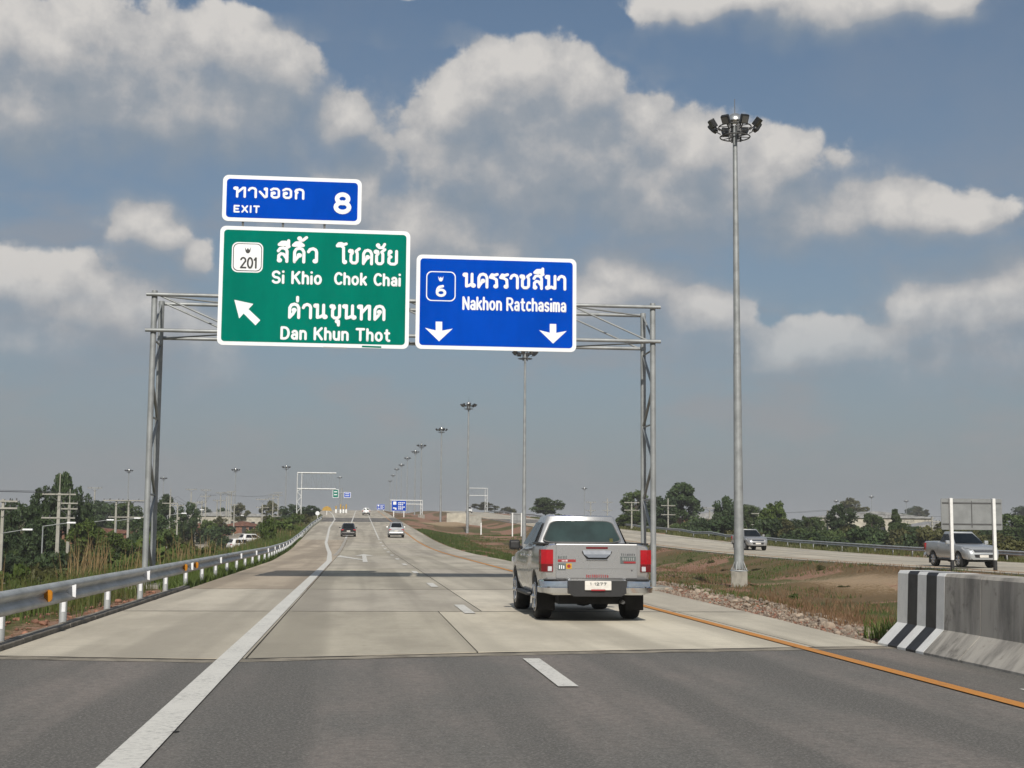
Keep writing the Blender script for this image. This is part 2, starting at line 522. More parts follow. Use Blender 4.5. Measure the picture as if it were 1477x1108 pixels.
def asphalt_mat(name, base, warm):
    m = bpy.data.materials.new(name); m.use_nodes = True
    b = NB(m.node_tree); p = m.node_tree.nodes['Principled BSDF']
    tc = b.n('ShaderNodeTexCoord'); vec = tc.outputs['Object']
    big = b.noise(b.vmath('MULTIPLY', vec, (1, .35, 1)), .55, 5, .6)
    track = b.noise(b.vmath('MULTIPLY', vec, (1, .03, 1)), 1.15, 3, .5)       # long wheel paths
    grain = b.noise(vec, 42, 4, .75)
    stone = b.n('ShaderNodeTexVoronoi'); b.l(vec, stone.inputs['Vector']); stone.inputs['Scale'].default_value = 55
    c = b.mix(b.step(big.outputs['Fac'], .36, .64), tuple(x * .80 for x in base), warm)
    c = b.mix(b.step(track.outputs['Fac'], .42, .60, 0, .85), c, tuple(x * .58 for x in base))
    c = b.mix(b.step(grain.outputs['Fac'], .42, .68, 0, .8), c, tuple(x * 1.9 for x in base))
    med = b.noise(vec, 11, 5, .75)
    c = b.mix(b.step(med.outputs['Fac'], .40, .66, 0, .55), c, tuple(x * .62 for x in base))
    c = b.mix(b.step(stone.outputs['Distance'], .0, .35, .65, 0), c, tuple(x * .35 for x in base))
    b.l(c, p.inputs['Base Color']); p.inputs['Roughness'].default_value = .88; p.inputs['Specular IOR Level'].default_value = .3
    bp = b.n('ShaderNodeBump'); bp.inputs['Strength'].default_value = .7; bp.inputs['Distance'].default_value = .006
    b.l(grain.outputs['Fac'], bp.inputs['Height']); b.l(bp.outputs[0], p.inputs['Normal'])
    return m


M['asphalt'] = asphalt_mat('worn_asphalt', (.142, .136, .125), (.190, .162, .145))


def concrete_mat(name, base, dark):
    """road concrete; each slab's own shade comes from the object colour"""
    m = bpy.data.materials.new(name); m.use_nodes = True
    b = NB(m.node_tree); p = m.node_tree.nodes['Principled BSDF']
    ge = b.n('ShaderNodeNewGeometry'); vec = ge.outputs['Position']
    big = b.noise(b.vmath('MULTIPLY', vec, (1, .3, 1)), .5, 6, .65)
    tine = b.noise(b.vmath('MULTIPLY', vec, (.3, 9, 1)), 2.2, 4, .6)           # cross brushed texture
    track = b.noise(b.vmath('MULTIPLY', vec, (1, .02, 1)), .9, 3, .5)
    spot = b.noise(vec, 7, 5, .7)
    oi = b.n('ShaderNodeObjectInfo')
    c = b.mix(b.step(big.outputs['Fac'], .36, .66), tuple(x * 1.05 for x in base), tuple(x * .92 for x in dark))
    c = b.mix(b.step(tine.outputs['Fac'], .4, .7, 0, .35), c, tuple(x * .8 for x in dark))
    c = b.mix(b.step(track.outputs['Fac'], .43, .62, 0, .65), c, tuple(x * .70 for x in dark))
    c = b.mix(b.step(spot.outputs['Fac'], .58, .74, 0, .55), c, tuple(x * .6 for x in dark))
    c = b.mix(1.0, c, oi.outputs['Color'], 'MULTIPLY')
    b.l(c, p.inputs['Base Color']); p.inputs['Roughness'].default_value = .9; p.inputs['Specular IOR Level'].default_value = .3
    bp = b.n('ShaderNodeBump'); bp.inputs['Strength'].default_value = .25; bp.inputs['Distance'].default_value = .01
    b.l(tine.outputs['Fac'], bp.inputs['Height']); b.l(bp.outputs[0], p.inputs['Normal'])
    return m


M['concrete'] = concrete_mat('brushed_road_concrete', (.475, .435, .36), (.385, .35, .29))


def parapet_mat():
    m = bpy.data.materials.new('stained_parapet_concrete'); m.use_nodes = True
    b = NB(m.node_tree); p = m.node_tree.nodes['Principled BSDF']
    ge = b.n('ShaderNodeNewGeometry'); vec = ge.outputs['Position']
    streak = b.noise(b.vmath('MULTIPLY', vec, (1, 2.4, .5)), 1.3, 6, .6)
    blot = b.noise(vec, 2.6, 6, .7)
    fine = b.noise(vec, 60, 4, .7)
    c = b.mix(b.step(streak.outputs['Fac'], .38, .66), (.40, .375, .335), (.185, .175, .16))
    c = b.mix(b.step(blot.outputs['Fac'], .55, .68, 0, .7), c, (.11, .10, .088))
    c = b.mix(b.step(fine.outputs['Fac'], .4, .8, 0, .35), c, (.36, .34, .30))
    b.l(c, p.inputs['Base Color']); p.inputs['Roughness'].default_value = .93
    bp = b.n('ShaderNodeBump'); bp.inputs['Strength'].default_value = .35; bp.inputs['Distance'].default_value = .01
    b.l(fine.outputs['Fac'], bp.inputs['Height']); b.l(bp.outputs[0], p.inputs['Normal'])
    return m


M['parapet'] = parapet_mat()


def ground_mat():
    """grass, laterite and sand; the vertex attribute 'soil' holds (bare red soil, sand, dry grass)"""
    m = bpy.data.materials.new('verge_ground'); m.use_nodes = True
    b = NB(m.node_tree); p = m.node_tree.nodes['Principled BSDF']
    ge = b.n('ShaderNodeNewGeometry'); vec = ge.outputs['Position']
    at = b.n('ShaderNodeAttribute', attribute_name='soil')
    s = b.n('ShaderNodeSeparateColor'); b.l(at.outputs['Color'], s.inputs[0])
    n1 = b.noise(vec, .45, 6, .65); n2 = b.noise(vec, 5.5, 6, .7); n3 = b.noise(vec, 26, 4, .7)
    jit = b.math('MULTIPLY_ADD', n2.outputs['Fac'], .9, -.45)
    grass = b.mix(b.step(n1.outputs['Fac'], .35, .65), (.070, .082, .026), (.125, .115, .045))
    dry = b.mix(b.step(n2.outputs['Fac'], .35, .68), (.19, .125, .065), (.115, .085, .045))
    red = b.mix(b.step(n2.outputs['Fac'], .35, .68), (.245, .125, .080), (.33, .215, .155))
    sand = b.mix(b.step(n2.outputs['Fac'], .38, .7), (.40, .30, .195), (.31, .215, .135))
    c = b.mix(b.step(b.math('ADD', s.outputs[2], jit), .35, .65), grass, dry)
    c = b.mix(b.step(b.math('ADD', s.outputs[0], jit), .38, .62), c, red)
    c = b.mix(b.step(b.math('ADD', s.outputs[1], jit), .38, .62), c, sand)
    c = b.mix(b.step(n3.outputs['Fac'], .35, .75, 0, .45), c, (.06, .048, .03))
    b.l(c, p.inputs['Base Color']); p.inputs['Roughness'].default_value = .97; p.inputs['Specular IOR Level'].default_value = .15
    bp = b.n('ShaderNodeBump'); bp.inputs['Strength'].default_value = .8; bp.inputs['Distance'].default_value = .08
    b.l(n2.outputs['Fac'], bp.inputs['Height']); b.l(bp.outputs[0], p.inputs['Normal'])
    return m


M['ground'] = ground_mat()

# ------------------------------------------------------------------ levels of the road and the land
def sm(x, a, b):
    t = np.clip((np.asarray(x, float) - a) / (b - a), 0, 1)
    return t * t * (3 - 2 * t)


def zr(Y):
    """height of our carriageway along the road: level, then a long climb to a crest 600-850 m ahead"""
    Y = np.asarray(Y, float); s = .0239
    a = np.where(Y < 90, 0.0, np.where(Y < 157, s / 134 * (Y - 90) ** 2, s * 33.5 + s * (Y - 157)))
    z4 = s * 33.5 + s * (400 - 157)
    t = np.clip(Y - 400, 0, 868)
    return np.where(Y < 400, a, z4 + s * t - s * t * t / (2 * 434))


def zo(Y):                                            # opposite carriageway
    return zr(Y) - .1 + .12 * sm(Y, 80, 130)


def XL(Y): return np.interp(Y, [0, 70, 135, 205, 280, 340, 420, 520, 900], [-4.35, -4.3, -5.9, -6.9, -7.4, -9.0, -12.5, -17, -30])
def XR(Y): return np.interp(Y, [0, 18.7, 25.3, 37, 60, 900], [7.2, 7.12, 7.45, 7.8, 7.8, 7.8])


OPP0, OPP1, OPPRAIL = 28.0, 40.0, 43.0


def vnoise(x, y, s, seed):
    """cheap smooth value noise"""
    x = np.asarray(x, float) / s; y = np.asarray(y, float) / s
    xi, yi = np.floor(x), np.floor(y); fx, fy = x - xi, y - yi
    fx = fx * fx * (3 - 2 * fx); fy = fy * fy * (3 - 2 * fy)
    def h(i, j):
        v = np.sin(i * 127.1 + j * 311.7 + seed * 74.7) * 43758.5453
        return v - np.floor(v)
    return (h(xi, yi) * (1 - fx) + h(xi + 1, yi) * fx) * (1 - fy) + (h(xi, yi + 1) * (1 - fx) + h(xi + 1, yi + 1) * fx) * fy


def land(X, Y):
    X = np.asarray(X, float); Y = np.asarray(Y, float)
    r, xl, xr = zr(Y), XL(Y), XR(Y)
    bump = (vnoise(X, Y, 1.3, 1) - .5) * .16 + (vnoise(X, Y, 5, 2) - .5) * .3
    left = .75 * r - 2.9
    right = .75 * r - 1.5
    zleft = np.where(X > xl - 2.2, r - .06 - .10 * sm(xl - X, .3, 2.2), r - .16 + (left - r + .16) * sm(xl - 2.2 - X, 0, 9))
    t = np.clip((X - xr) / (OPP0 - xr), 0, 1)
    dip = -.95 * sm(t, .02, .38) * (1 - sm(t, .72, 1.0))
    zmed = r * (1 - t) + zo(Y) * t - .05 + dip
    zright = zo(Y) - .06 - .1 * sm(X, OPP1, OPP1 + 2) + (right - zo(Y) + .16) * sm(X, OPPRAIL + 1, OPPRAIL + 12)
    z = np.where(X < xl, zleft, np.where(X < xr, r - .12, np.where(X < OPP0, zmed, np.where(X < OPP1, zo(Y) - .12, zright))))
    off = np.where(X < xl, sm(xl - X, .3, 1.5), np.where(X < xr, 0, np.where(X < OPP0, sm(X - xr, .2, 1.6) * sm(OPP0 - X, .2, 1.5), np.where(X < OPP1, 0, sm(X - OPP1, .3, 2)))))
    # spoil heap of the works by the far bridge and a bank of tipped sand near the parapet
    z = z + .42 * np.exp(-((X - 22.0) / 4.0) ** 2 - ((Y - 62) / 9.0) ** 2) + 1.1 * np.exp(-((X - 17) / 5.0) ** 2 - ((Y - 262) / 16.0) ** 2) + .9 * np.exp(-((X - 13) / 3.0) ** 2 - ((Y - 300) / 14.0) ** 2)
    # beyond the crest the land falls back to the plain
    return z + bump * off


def landf(X, Y): return float(land(X, Y))


def axis(pts):
    out = []
    for a, b, s in pts:
        out += list(np.arange(a, b, s))
    return np.array(out + [pts[-1][1]])


def build_ground():
    gx = axis([(-3200, -400, 280), (-400, -80, 40), (-80, -30, 6), (-30, -12, 1.4), (-12, 30, .55), (30, 50, 1.6), (50, 90, 8), (90, 400, 50), (400, 3200, 280)])
    gy = axis([(-60, 4, 8), (4, 70, .9), (70, 150, 2.5), (150, 340, 6), (340, 900, 28), (900, 5200, 330)])
    XX, YY = np.meshgrid(gx, gy)
    # keep grid lines on the road edges by snapping the columns next to them
    for e in (lambda y: XL(y) - .02, lambda y: XR(y) + .02):
        for j in range(len(gy)):
            xe = float(e(gy[j])); i = int(np.argmin(np.abs(gx - xe))); XX[j, i] = xe
    ZZ = land(XX, YY)
    nx, ny = len(gx), len(gy)
    me = bpy.data.meshes.new('ground')
    v = np.stack([XX, YY, ZZ], -1).reshape(-1, 3)
    idx = np.arange(nx * ny).reshape(ny, nx)
    f = np.stack([idx[:-1, :-1], idx[:-1, 1:], idx[1:, 1:], idx[1:, :-1]], -1).reshape(-1, 4)
    me.from_pydata(v.tolist(), [], f.tolist()); me.update()
    X, Y = v[:, 0], v[:, 1]
    xr, xl = XR(Y), XL(Y)
    red = .95 * (1 - sm(X - xr, .4, 2.4)) * (X > xr - .3) * (Y < 60) * (.55 + .45 * vnoise(X, Y, 2.5, 3))
    red = np.maximum(red, .75 * (X < xl) * (1 - sm(xl - X, .3, 2.0)) * (Y < 60) * (vnoise(X, Y, 4, 5) > .35))
    red = np.maximum(red, .8 * np.exp(-((X - 14) / 5) ** 2 - ((Y - 300) / 22) ** 2))
    red = np.maximum(red, .85 * np.exp(-((X - 13.5) / 4) ** 2 - ((Y - 36) / 9) ** 2))
    red = np.maximum(red, .85 * (vnoise(X, Y, 5, 6) > .52) * (X > xr) * (X < OPP0))
    red = np.maximum(red, .75 * (X > OPP1 + 1) * (X < OPPRAIL + 8) * (vnoise(X, Y, 9, 8) > .5))
    sand = .74 * np.exp(-((X - 22.5) / 4.6) ** 2 - ((Y - 64) / 11) ** 2) * (X > xr + 1)
    sand = np.maximum(sand, 1.1 * np.exp(-((X - 16) / 5) ** 2 - ((Y - 265) / 20) ** 2))
    dry = np.clip(.25 + .75 * vnoise(X, Y, 7, 9), 0, 1) * ((X > xr) & (X < OPP0)) + .35 * (X < xl) * vnoise(X, Y, 9, 4) + .4 * (X > OPP1)
    ca = me.color_attributes.new('soil', 'FLOAT_COLOR', 'POINT')
    ca.data.foreach_set('color', np.stack([red, sand, dry, np.ones_like(red)], -1).astype(np.float32).ravel())
    me.polygons.foreach_set('use_smooth', [True] * len(me.polygons))
    tag(obj('ground', me, M['ground']), kind='structure')


build_ground()


def strip(name, xa, xb, ys, z, mat_, dz, zf=zr, parent=None, thick=0.0):
    """sheet following the road between the lateral curves xa(Y), xb(Y)"""
    v, f = [], []
    for y in ys:
        a = xa(y) if callable(xa) else xa; c = xb(y) if callable(xb) else xb
        v += [(a, y, float(zf(y)) + dz), (c, y, float(zf(y)) + dz)]
    for i in range(len(ys) - 1):
        k = 2 * i; f.append((k, k + 1, k + 3, k + 2))
    n = len(v)
    if thick:
        v += [(x, y, zz - thick) for x, y, zz in v]
        for i in range(len(ys) - 1):
            k = 2 * i
            f += [(n + k, k, k + 2, n + k + 2), (k + 1, n + k + 1, n + k + 3, k + 3)]
        f += [(0, n, n + 1, 1), (n - 2, n - 1, 2 * n - 1, 2 * n - 2)]
    return obj(name, raw(v, f), mat_, parent)


def seam_y(x): return float(np.interp(x, [-6, -4.1, -1.7, 1.9, 6.2, 8], [16.9, 16.75, 16.25, 17.15, 17.9, 18.1]))


Y_FAR = list(np.arange(16, 160, 6)) + list(np.arange(160, 900, 15)) + [1300]
# base of the carriageway: dark bed that shows in the joints between slabs, then far concrete
road = strip('road', lambda y: float(XL(y)), lambda y: float(XR(y)), Y_FAR, 0, M['concrete'], -.014, thick=.25)
road.color = (.22, .21, .19, 1)
tag(road, kind='structure')
SLAB_END = 146.0
far = strip('road_far', lambda y: float(XL(y)), lambda y: float(XR(y)), [SLAB_END + .02] + [y for y in Y_FAR if y > SLAB_END + 2], 0, M['concrete'], 0.0)
far.color = (.93, .92, .91, 1)
tag(far, kind='structure')
rows = [None, 26.5] + [26.5 + 9.96 * i for i in range(1, 13)]
rows[-1] = SLAB_END
shade = random.Random(3)
for i in range(len(rows) - 1):
    for k in range(4):
        def bound(q, y):
            return (float(XL(y)), -1.30, 2.33, 6.10, float(XR(y)))[q]
        ya = rows[i]; yb = rows[i + 1] - .03
        n = 4
        v, f = [], []
        for j in range(n + 1):
            t = j / n
            for q, sgn in ((k, 1), (k + 1, -1)):
                y0 = (seam_y(bound(q, 17)) + .42) if ya is None else ya
                if i == 0 and k == 1 and q == 2: pass
                y = y0 + (yb - y0) * t
                x = bound(q, y) + sgn * (.013 if q in (1, 2, 3) else 0)
                if i == 0 and k == 1 and q == 2: x = 1.50 - .010       # the renewed slab of the right lane reaches over
                if i == 0 and k == 2 and q == 2: x = 1.50 + .010
                v.append((x, y, float(zr(y))))
        m_ = len(v)
        for j in range(n):
            a = 2 * j; f.append((a, a + 1, a + 3, a + 2))
        v += [(x, y, z - .03) for x, y, z in v]
        for j in range(n):
            a = 2 * j; f += [(m_ + a, a, a + 2, m_ + a + 2), (a + 1, m_ + a + 1, m_ + a + 3, a + 3)]
        f += [(0, m_, m_ + 1, 1), (m_ - 2, m_ - 1, 2 * m_ - 1, 2 * m_ - 2)]
        o = obj('slab', raw(v, f), M['concrete'], road)
        g = .93 + shade.uniform(-.05, .05)
        if k == 2 and i < 2: g = 1.22
        if k == 3 and i < 3: g = 1.12
        if k == 0 and i < 2: g = 1.06
        if k == 1 and i == 0: g = .90
        if k == 0 and i >= 2:
            o.color = (g * .98, g * .90, g * .84, 1); continue
        o.color = (g, g * shade.uniform(.985, 1.0), g * shade.uniform(.96, 1.0), 1)

# tar-sealed cross joints between the slabs
for ya in rows[1:-1]:
    v, f = [], []
    for x in np.linspace(float(XL(ya)) + .02, float(XR(ya)) - .02, 50):
        w = .025 + .075 * float(vnoise(x, ya, .7, 41)) ** 1.5 * (1 if x > -1.3 else .5)
        v += [(x, ya - .015 - w, float(zr(ya - w)) + .004), (x, ya - .015 + w, float(zr(ya + w)) + .004)]
    for i in range(49):
        a = 2 * i; f.append((a, a + 2, a + 3, a + 1))
    tag(obj('joint_sealant', raw(v, f), M['sealant']), kind='structure')

# bridge deck we are standing on: asphalt sheet, rough beige mortar joint
v, f = [], []
xs = np.linspace(-7.5, 7.9, 24)
js = random.Random(5)
for x in xs:
    v += [(x, -14, 0.0), (x, seam_y(x) + js.uniform(-.03, .03), 0.0), (x, -14, -.3), (x, seam_y(x), -.3)]
for i in range(len(xs) - 1):
    a = 4 * i; f += [(a, a + 4, a + 5, a + 1), (a + 1, a + 5, a + 7, a + 3)]
tag(obj('bridge_deck', raw(v, f), M['asphalt']), kind='structure')
v, f = [], []
for x in np.linspace(-4.5, 7.15, 40):
    y = seam_y(x)
    v += [(x, y - .02 + js.uniform(-.035, .035), .0045), (x, y + .33 + js.uniform(-.02, .02), .0045)]
for i in range(39):
    a = 2 * i; f.append((a, a + 2, a + 3, a + 1))
tag(obj('expansion_joint', raw(v, f), M['mortar']), kind='structure')
v, f = [], []
for x in np.linspace(-4.4, 7.1, 60):
    y = seam_y(x)
    w = .02 + .03 * max(0, js.uniform(-.6, 1))
    v += [(x, y + .33 - w, .008), (x, y + .36 + w * .4, .008)]
for i in range(59):
    a = 2 * i; f.append((a, a + 2, a + 3, a + 1))
tag(obj('joint_seal', raw(v, f), M['under']), kind='structure')

# second bridge far ahead: dark asphalt deck with pale joints, on both carriageways
FB = [258, 262, 266, 275, 285, 294, 298, 302]
for nm, xa, xb, zf in (('far_bridge_deck', lambda y: float(XL(y)) + .05, lambda y: float(XR(y)) - .05, zr), ('opposite_bridge_deck', OPP0 + .05, OPP1 - .05, zo)):
    o = strip(nm, xa, xb, [253, 265, 275, 285, 306], 0, M['asphalt'], .010, zf); tag(o, kind='structure')
    for a, c in ((246, 252.9), (306.1, 311)):
        o = strip('bridge_approach_slab', xa, xb, [a, c], 0, M['concrete'], .008, zf); o.color = (1.25, 1.24, 1.2, 1); tag(o, kind='structure')

YO = list(np.arange(-40, 160, 8)) + list(np.arange(160, 900, 20)) + [1300]
opp = strip('opposite_road', OPP0, OPP1, YO, 0, M['concrete'], 0.0, zo, thick=.25)
opp.color = (1.0, .99, .97, 1)
tag(opp, kind='structure')

# frontage road on the low ground to the left
fr = strip('frontage_road', -27.5, -22.5, list(range(60, 620, 20)), 0, M['concrete'], .10, lambda y: .75 * zr(y) - 2.9)
fr.color = (.75, .74, .72, 1); tag(fr, kind='structure')


# ------------------------------------------------------------------ painted markings
def line(name, pts, w, m_, dz=.005, zf=zr, label=None):
    """painted line along (x, y) points"""
    P = []
    for (x0, y0), (x1, y1) in zip(pts, pts[1:]):
        n = max(1, int(abs(y1 - y0) / 8))
        for i in range(n): P.append((x0 + (x1 - x0) * i / n, y0 + (y1 - y0) * i / n))
    P.append(pts[-1])
    v, f = [], []
    for x, y in P: v += [(x - w / 2, y, float(zf(y)) + dz), (x + w / 2, y, float(zf(y)) + dz)]
    for i in range(len(P) - 1):
        a = 2 * i; f.append((a, a + 1, a + 3, a + 2))
    o = obj(name, raw(v, f), m_)
    tag(o, kind='structure')
    return o


line('edge_line', [(-1.48, -14), (-1.48, 70), (-2.0, 95), (-3.2, 135), (-4.4, 205), (-5.0, 280), (-7.0, 360), (-10, 450)], .27, M['mark_white'], .0125)
line('edge_line_far', [(-1.48, 152), (-1.48, 700)], .22, M['mark_white'], .0165)
line('lane_line_far', [(2.05, 152), (2.05, 700)], .16, M['mark_white'], .0165)
line('median_line', [(5.87, -14), (5.87, 700)], .17, M['mark_orange'], .0125)
for k in range(-1, 12):
    y = 13.6 + 12.15 * k
    line('lane_dash', [(2.05, y), (2.05, y + 3.0)], .20, M['mark_white'], .0125)
for k in range(22):
    y = 86 + 3.0 * k
    line('lane_dash_short', [(-1.48, y), (-1.48, y + 1.3)], .24, M['mark_white'], .0165)
line('opposite_edge_line', [(OPP0 + 1.1, -40), (OPP0 + 1.1, 700)], .18, M['mark_orange'], .0125, zo)
line('opposite_shoulder_line', [(OPP1 - 2.4, -40), (OPP1 - 2.4, 700)], .18, M['mark_white'], .0125, zo)
for k in range(40):
    y = 20 + 12 * k
    line('opposite_lane_dash', [(OPP0 + 5.3, y), (OPP0 + 5.3, y + 3)], .16, M['mark_white'], .0125, zo)
# small worn white patch on the deck by the parapet
o = obj('paint_patch', raw([(6.38, 12.5, .005), (6.75, 12.3, .005), (6.8, 13.1, .005), (6.5, 13.3, .005)], [(0, 1, 2, 3)]), M['mark_white']); tag(o, kind='structure')
# arrow: ahead, with a long branch to the left
av = [(.17, 68), (.41, 68), (.41, 85), (.85, 85), (.29, 91.5), (-.25, 85), (.17, 85)]
bv = [(.17, 72.5), (.17, 74.5), (-1.0, 84), (-1.15, 86.5), (-1.30, 80), (-1.12, 80.5)]
for P in (av, bv):
    o = obj('road_arrow', raw([(x, y, .0125) for x, y in P], [tuple(range(len(P)))]), M['mark_white']); tag(o, kind='structure')

# ------------------------------------------------------------------ kerb and guardrails
kerb = empty('kerb', (-4.45, 17, 0))
tag(kerb, 'low concrete kerb along the left shoulder in front of the guardrail', 'kerb')
ky = [5.0]
while ky[-1] < 37: ky.append(ky[-1] + 1.0)
for a, c in zip(ky, ky[1:]):
    j = js.uniform(-.008, .008)
    obj('kerb_stone', box(-.10 + j, .10 + j, a - 17 + .004, c - 17 - .004, -.12, .065 + js.uniform(-.006, .006), .014, 2), M['kerb'], kerb)

W_PROF = [(.0, -.155), (.035, -.15), (.075, -.115), (.08, -.075), (.03, -.035), (.0, 0), (.03, .035), (.08, .075), (.075, .115), (.035, .15), (.0, .155)]


def guardrail(name, xf, y0, y1, zf, side, label, step, ztop=.70, bands=True):
    """W-beam rail; side=+1 faces +X traffic, -1 faces -X traffic"""
    g = empty(name, (float(xf(y0)), y0, float(zf(y0))))
    tag(g, label, 'guardrail')
    ys = [y0]
    while ys[-1] < y1: ys.append(ys[-1] + (2.0 if ys[-1] < 80 else 8.0))
    rings = []
    off = np.array(g.location)
    for y in ys:
        rings.append([(float(xf(y)) + side * (.06 + p) - off[0], y - off[1], float(zf(y)) + ztop - .155 + h - off[2]) for p, h in W_PROF])
    bm = loft(rings, closed=False)
    o = obj('beam', bm, M['galv_rail'], g); sharp(o, 60)
    sol = o.modifiers.new('t', 'SOLIDIFY'); sol.thickness = .006
    pm = post_mesh(); bmsh = band_mesh(side)
    yy = y0 + 1.2; k = 0
    rg = random.Random(hash(label) % 1000)
    while yy < y1:
        x = float(xf(yy)); z = float(zf(yy))
        p = obj('post', pm, None, g, (x - off[0], yy - off[1], z - off[2]))
        if bands:
            obj('reflective_band', bmsh, None, p)
        if bands and k % 2 == 0:
            obj('reflector', refl_mesh(side), None, g, (x + side * .145 - off[0], yy - .12 - off[1], z + ztop - .155 - off[2]))
        yy += step if yy < 160 else step * 2; k += 1
    return g


_c = {}


def post_mesh():
    if 'p' not in _c:
        bm = bmesh.new(); bm_tube(bm, (0, 0, -.5), (0, 0, .62), .06, n=12)
        o = obj('tmp', bm, M['galv_rail']); _c['p'] = o.data; bpy.data.objects.remove(o)
    return _c['p']


def band_mesh(side):
    k = ('b', side)
    if k not in _c:
        v, f = [], []
        for i in range(9):
            t = R(-74 - 26 + 52 * i / 8)
            for h in (.22, .37): v.append((.0645 * math.cos(t), .0645 * math.sin(t), h))
        for i in range(8): f.append((2 * i, 2 * i + 2, 2 * i + 3, 2 * i + 1))
        me = raw(v, f); me.materials.append(M['refl']); _c[k] = me
    return _c[k]


def refl_mesh(side):
    k = ('r', side)
    if k not in _c:
        bm = loft([[(side * .06, 0, -.10), (side * -.07, 0, -.06), (side * -.07, 0, .06), (side * .06, 0, .10)], [(side * .06, .02, -.10), (side * -.07, .02, -.06), (side * -.07, .02, .06), (side * .06, .02, .10)]])
        o = obj('tmp', bm, M['refl']); _c[k] = o.data; bpy.data.objects.remove(o)
    return _c[k]


gl = guardrail('guardrail', lambda y: XL(y) - .22, 6.0, 286.0, zr, 1, 'long grey corrugated guardrail beside the left shoulder behind the kerb', 3.8)
for y in (20.6, 36.2, 38.6):                          # amber delineators on the beam
    obj('amber_reflector', prism(round_rect(-.06, .065, -.085, .085, .05), -.012, .012, 'XZ'), M['amber'], gl, (float(XL(y)) - .22 + .15 - gl.location.x, y - 6.0, float(zr(y)) + .545 - gl.location.z), (0, 0, R(-15)))
guardrail('guardrail', lambda y: OPPRAIL + 0 * y, 20.0, 470.0, lambda y: land(OPPRAIL, y), -1, 'guardrail beyond the opposite carriageway in front of the right-hand trees', 4.0, .78, False)

# ------------------------------------------------------------------ concrete parapet with striped end, on the right
PY1, PX = 18.70, 7.12                                   # end of the parapet and foot of its toe
par = empty('parapet', (PX, PY1, 0))
tag(par, 'thick concrete bridge parapet with black and white striped end on the right', 'barrier')
PROF = [(0, -.25), (0, .03), (.28, .31), (.31, .98), (.34, 1.02), (.76, 1.02), (.79, .98), (.79, -.25)]


def par_seg(name, a, c, m_, grow=0.0):
    prof = [(x - (grow if i in (1, 2, 3) else 0) * .8, z + (grow if i in (3, 4, 5, 1, 2) else 0) * .6) for i, (x, z) in enumerate(PROF)]
    return obj(name, loft([[(x, -a, z) for x, z in prof], [(x, -c, z) for x, z in prof]]), m_, par)


cuts = [0, .36, .69, .98, 1.31, 1.55]
for i in range(5):
    o = par_seg('stripe', cuts[i], cuts[i + 1], M['black' if i % 2 else 'white'])
y = 1.55; widths = [1.05, 1.65, 2.0, 2.0, 2.0, 2.0, 2.0, 2.0, 2.0, 2.0, 2.0]
for i, w in enumerate(widths):
    par_seg('wall_panel', y + .007, y + w - .007, M['parapet'], rnd.uniform(-.004, .004)); y += w


# ------------------------------------------------------------------ stroke lettering (round-ended strokes of even width)
def A(cx, cy, rx, ry, a0, a1, n=10):
    return [(cx + rx * math.cos(R(a0 + (a1 - a0) * i / n)), cy + ry * math.sin(R(a0 + (a1 - a0) * i / n))) for i in range(n + 1)]


def ring(cx, cy, r=.07): return A(cx, cy, r, r, 0, 360, 8)


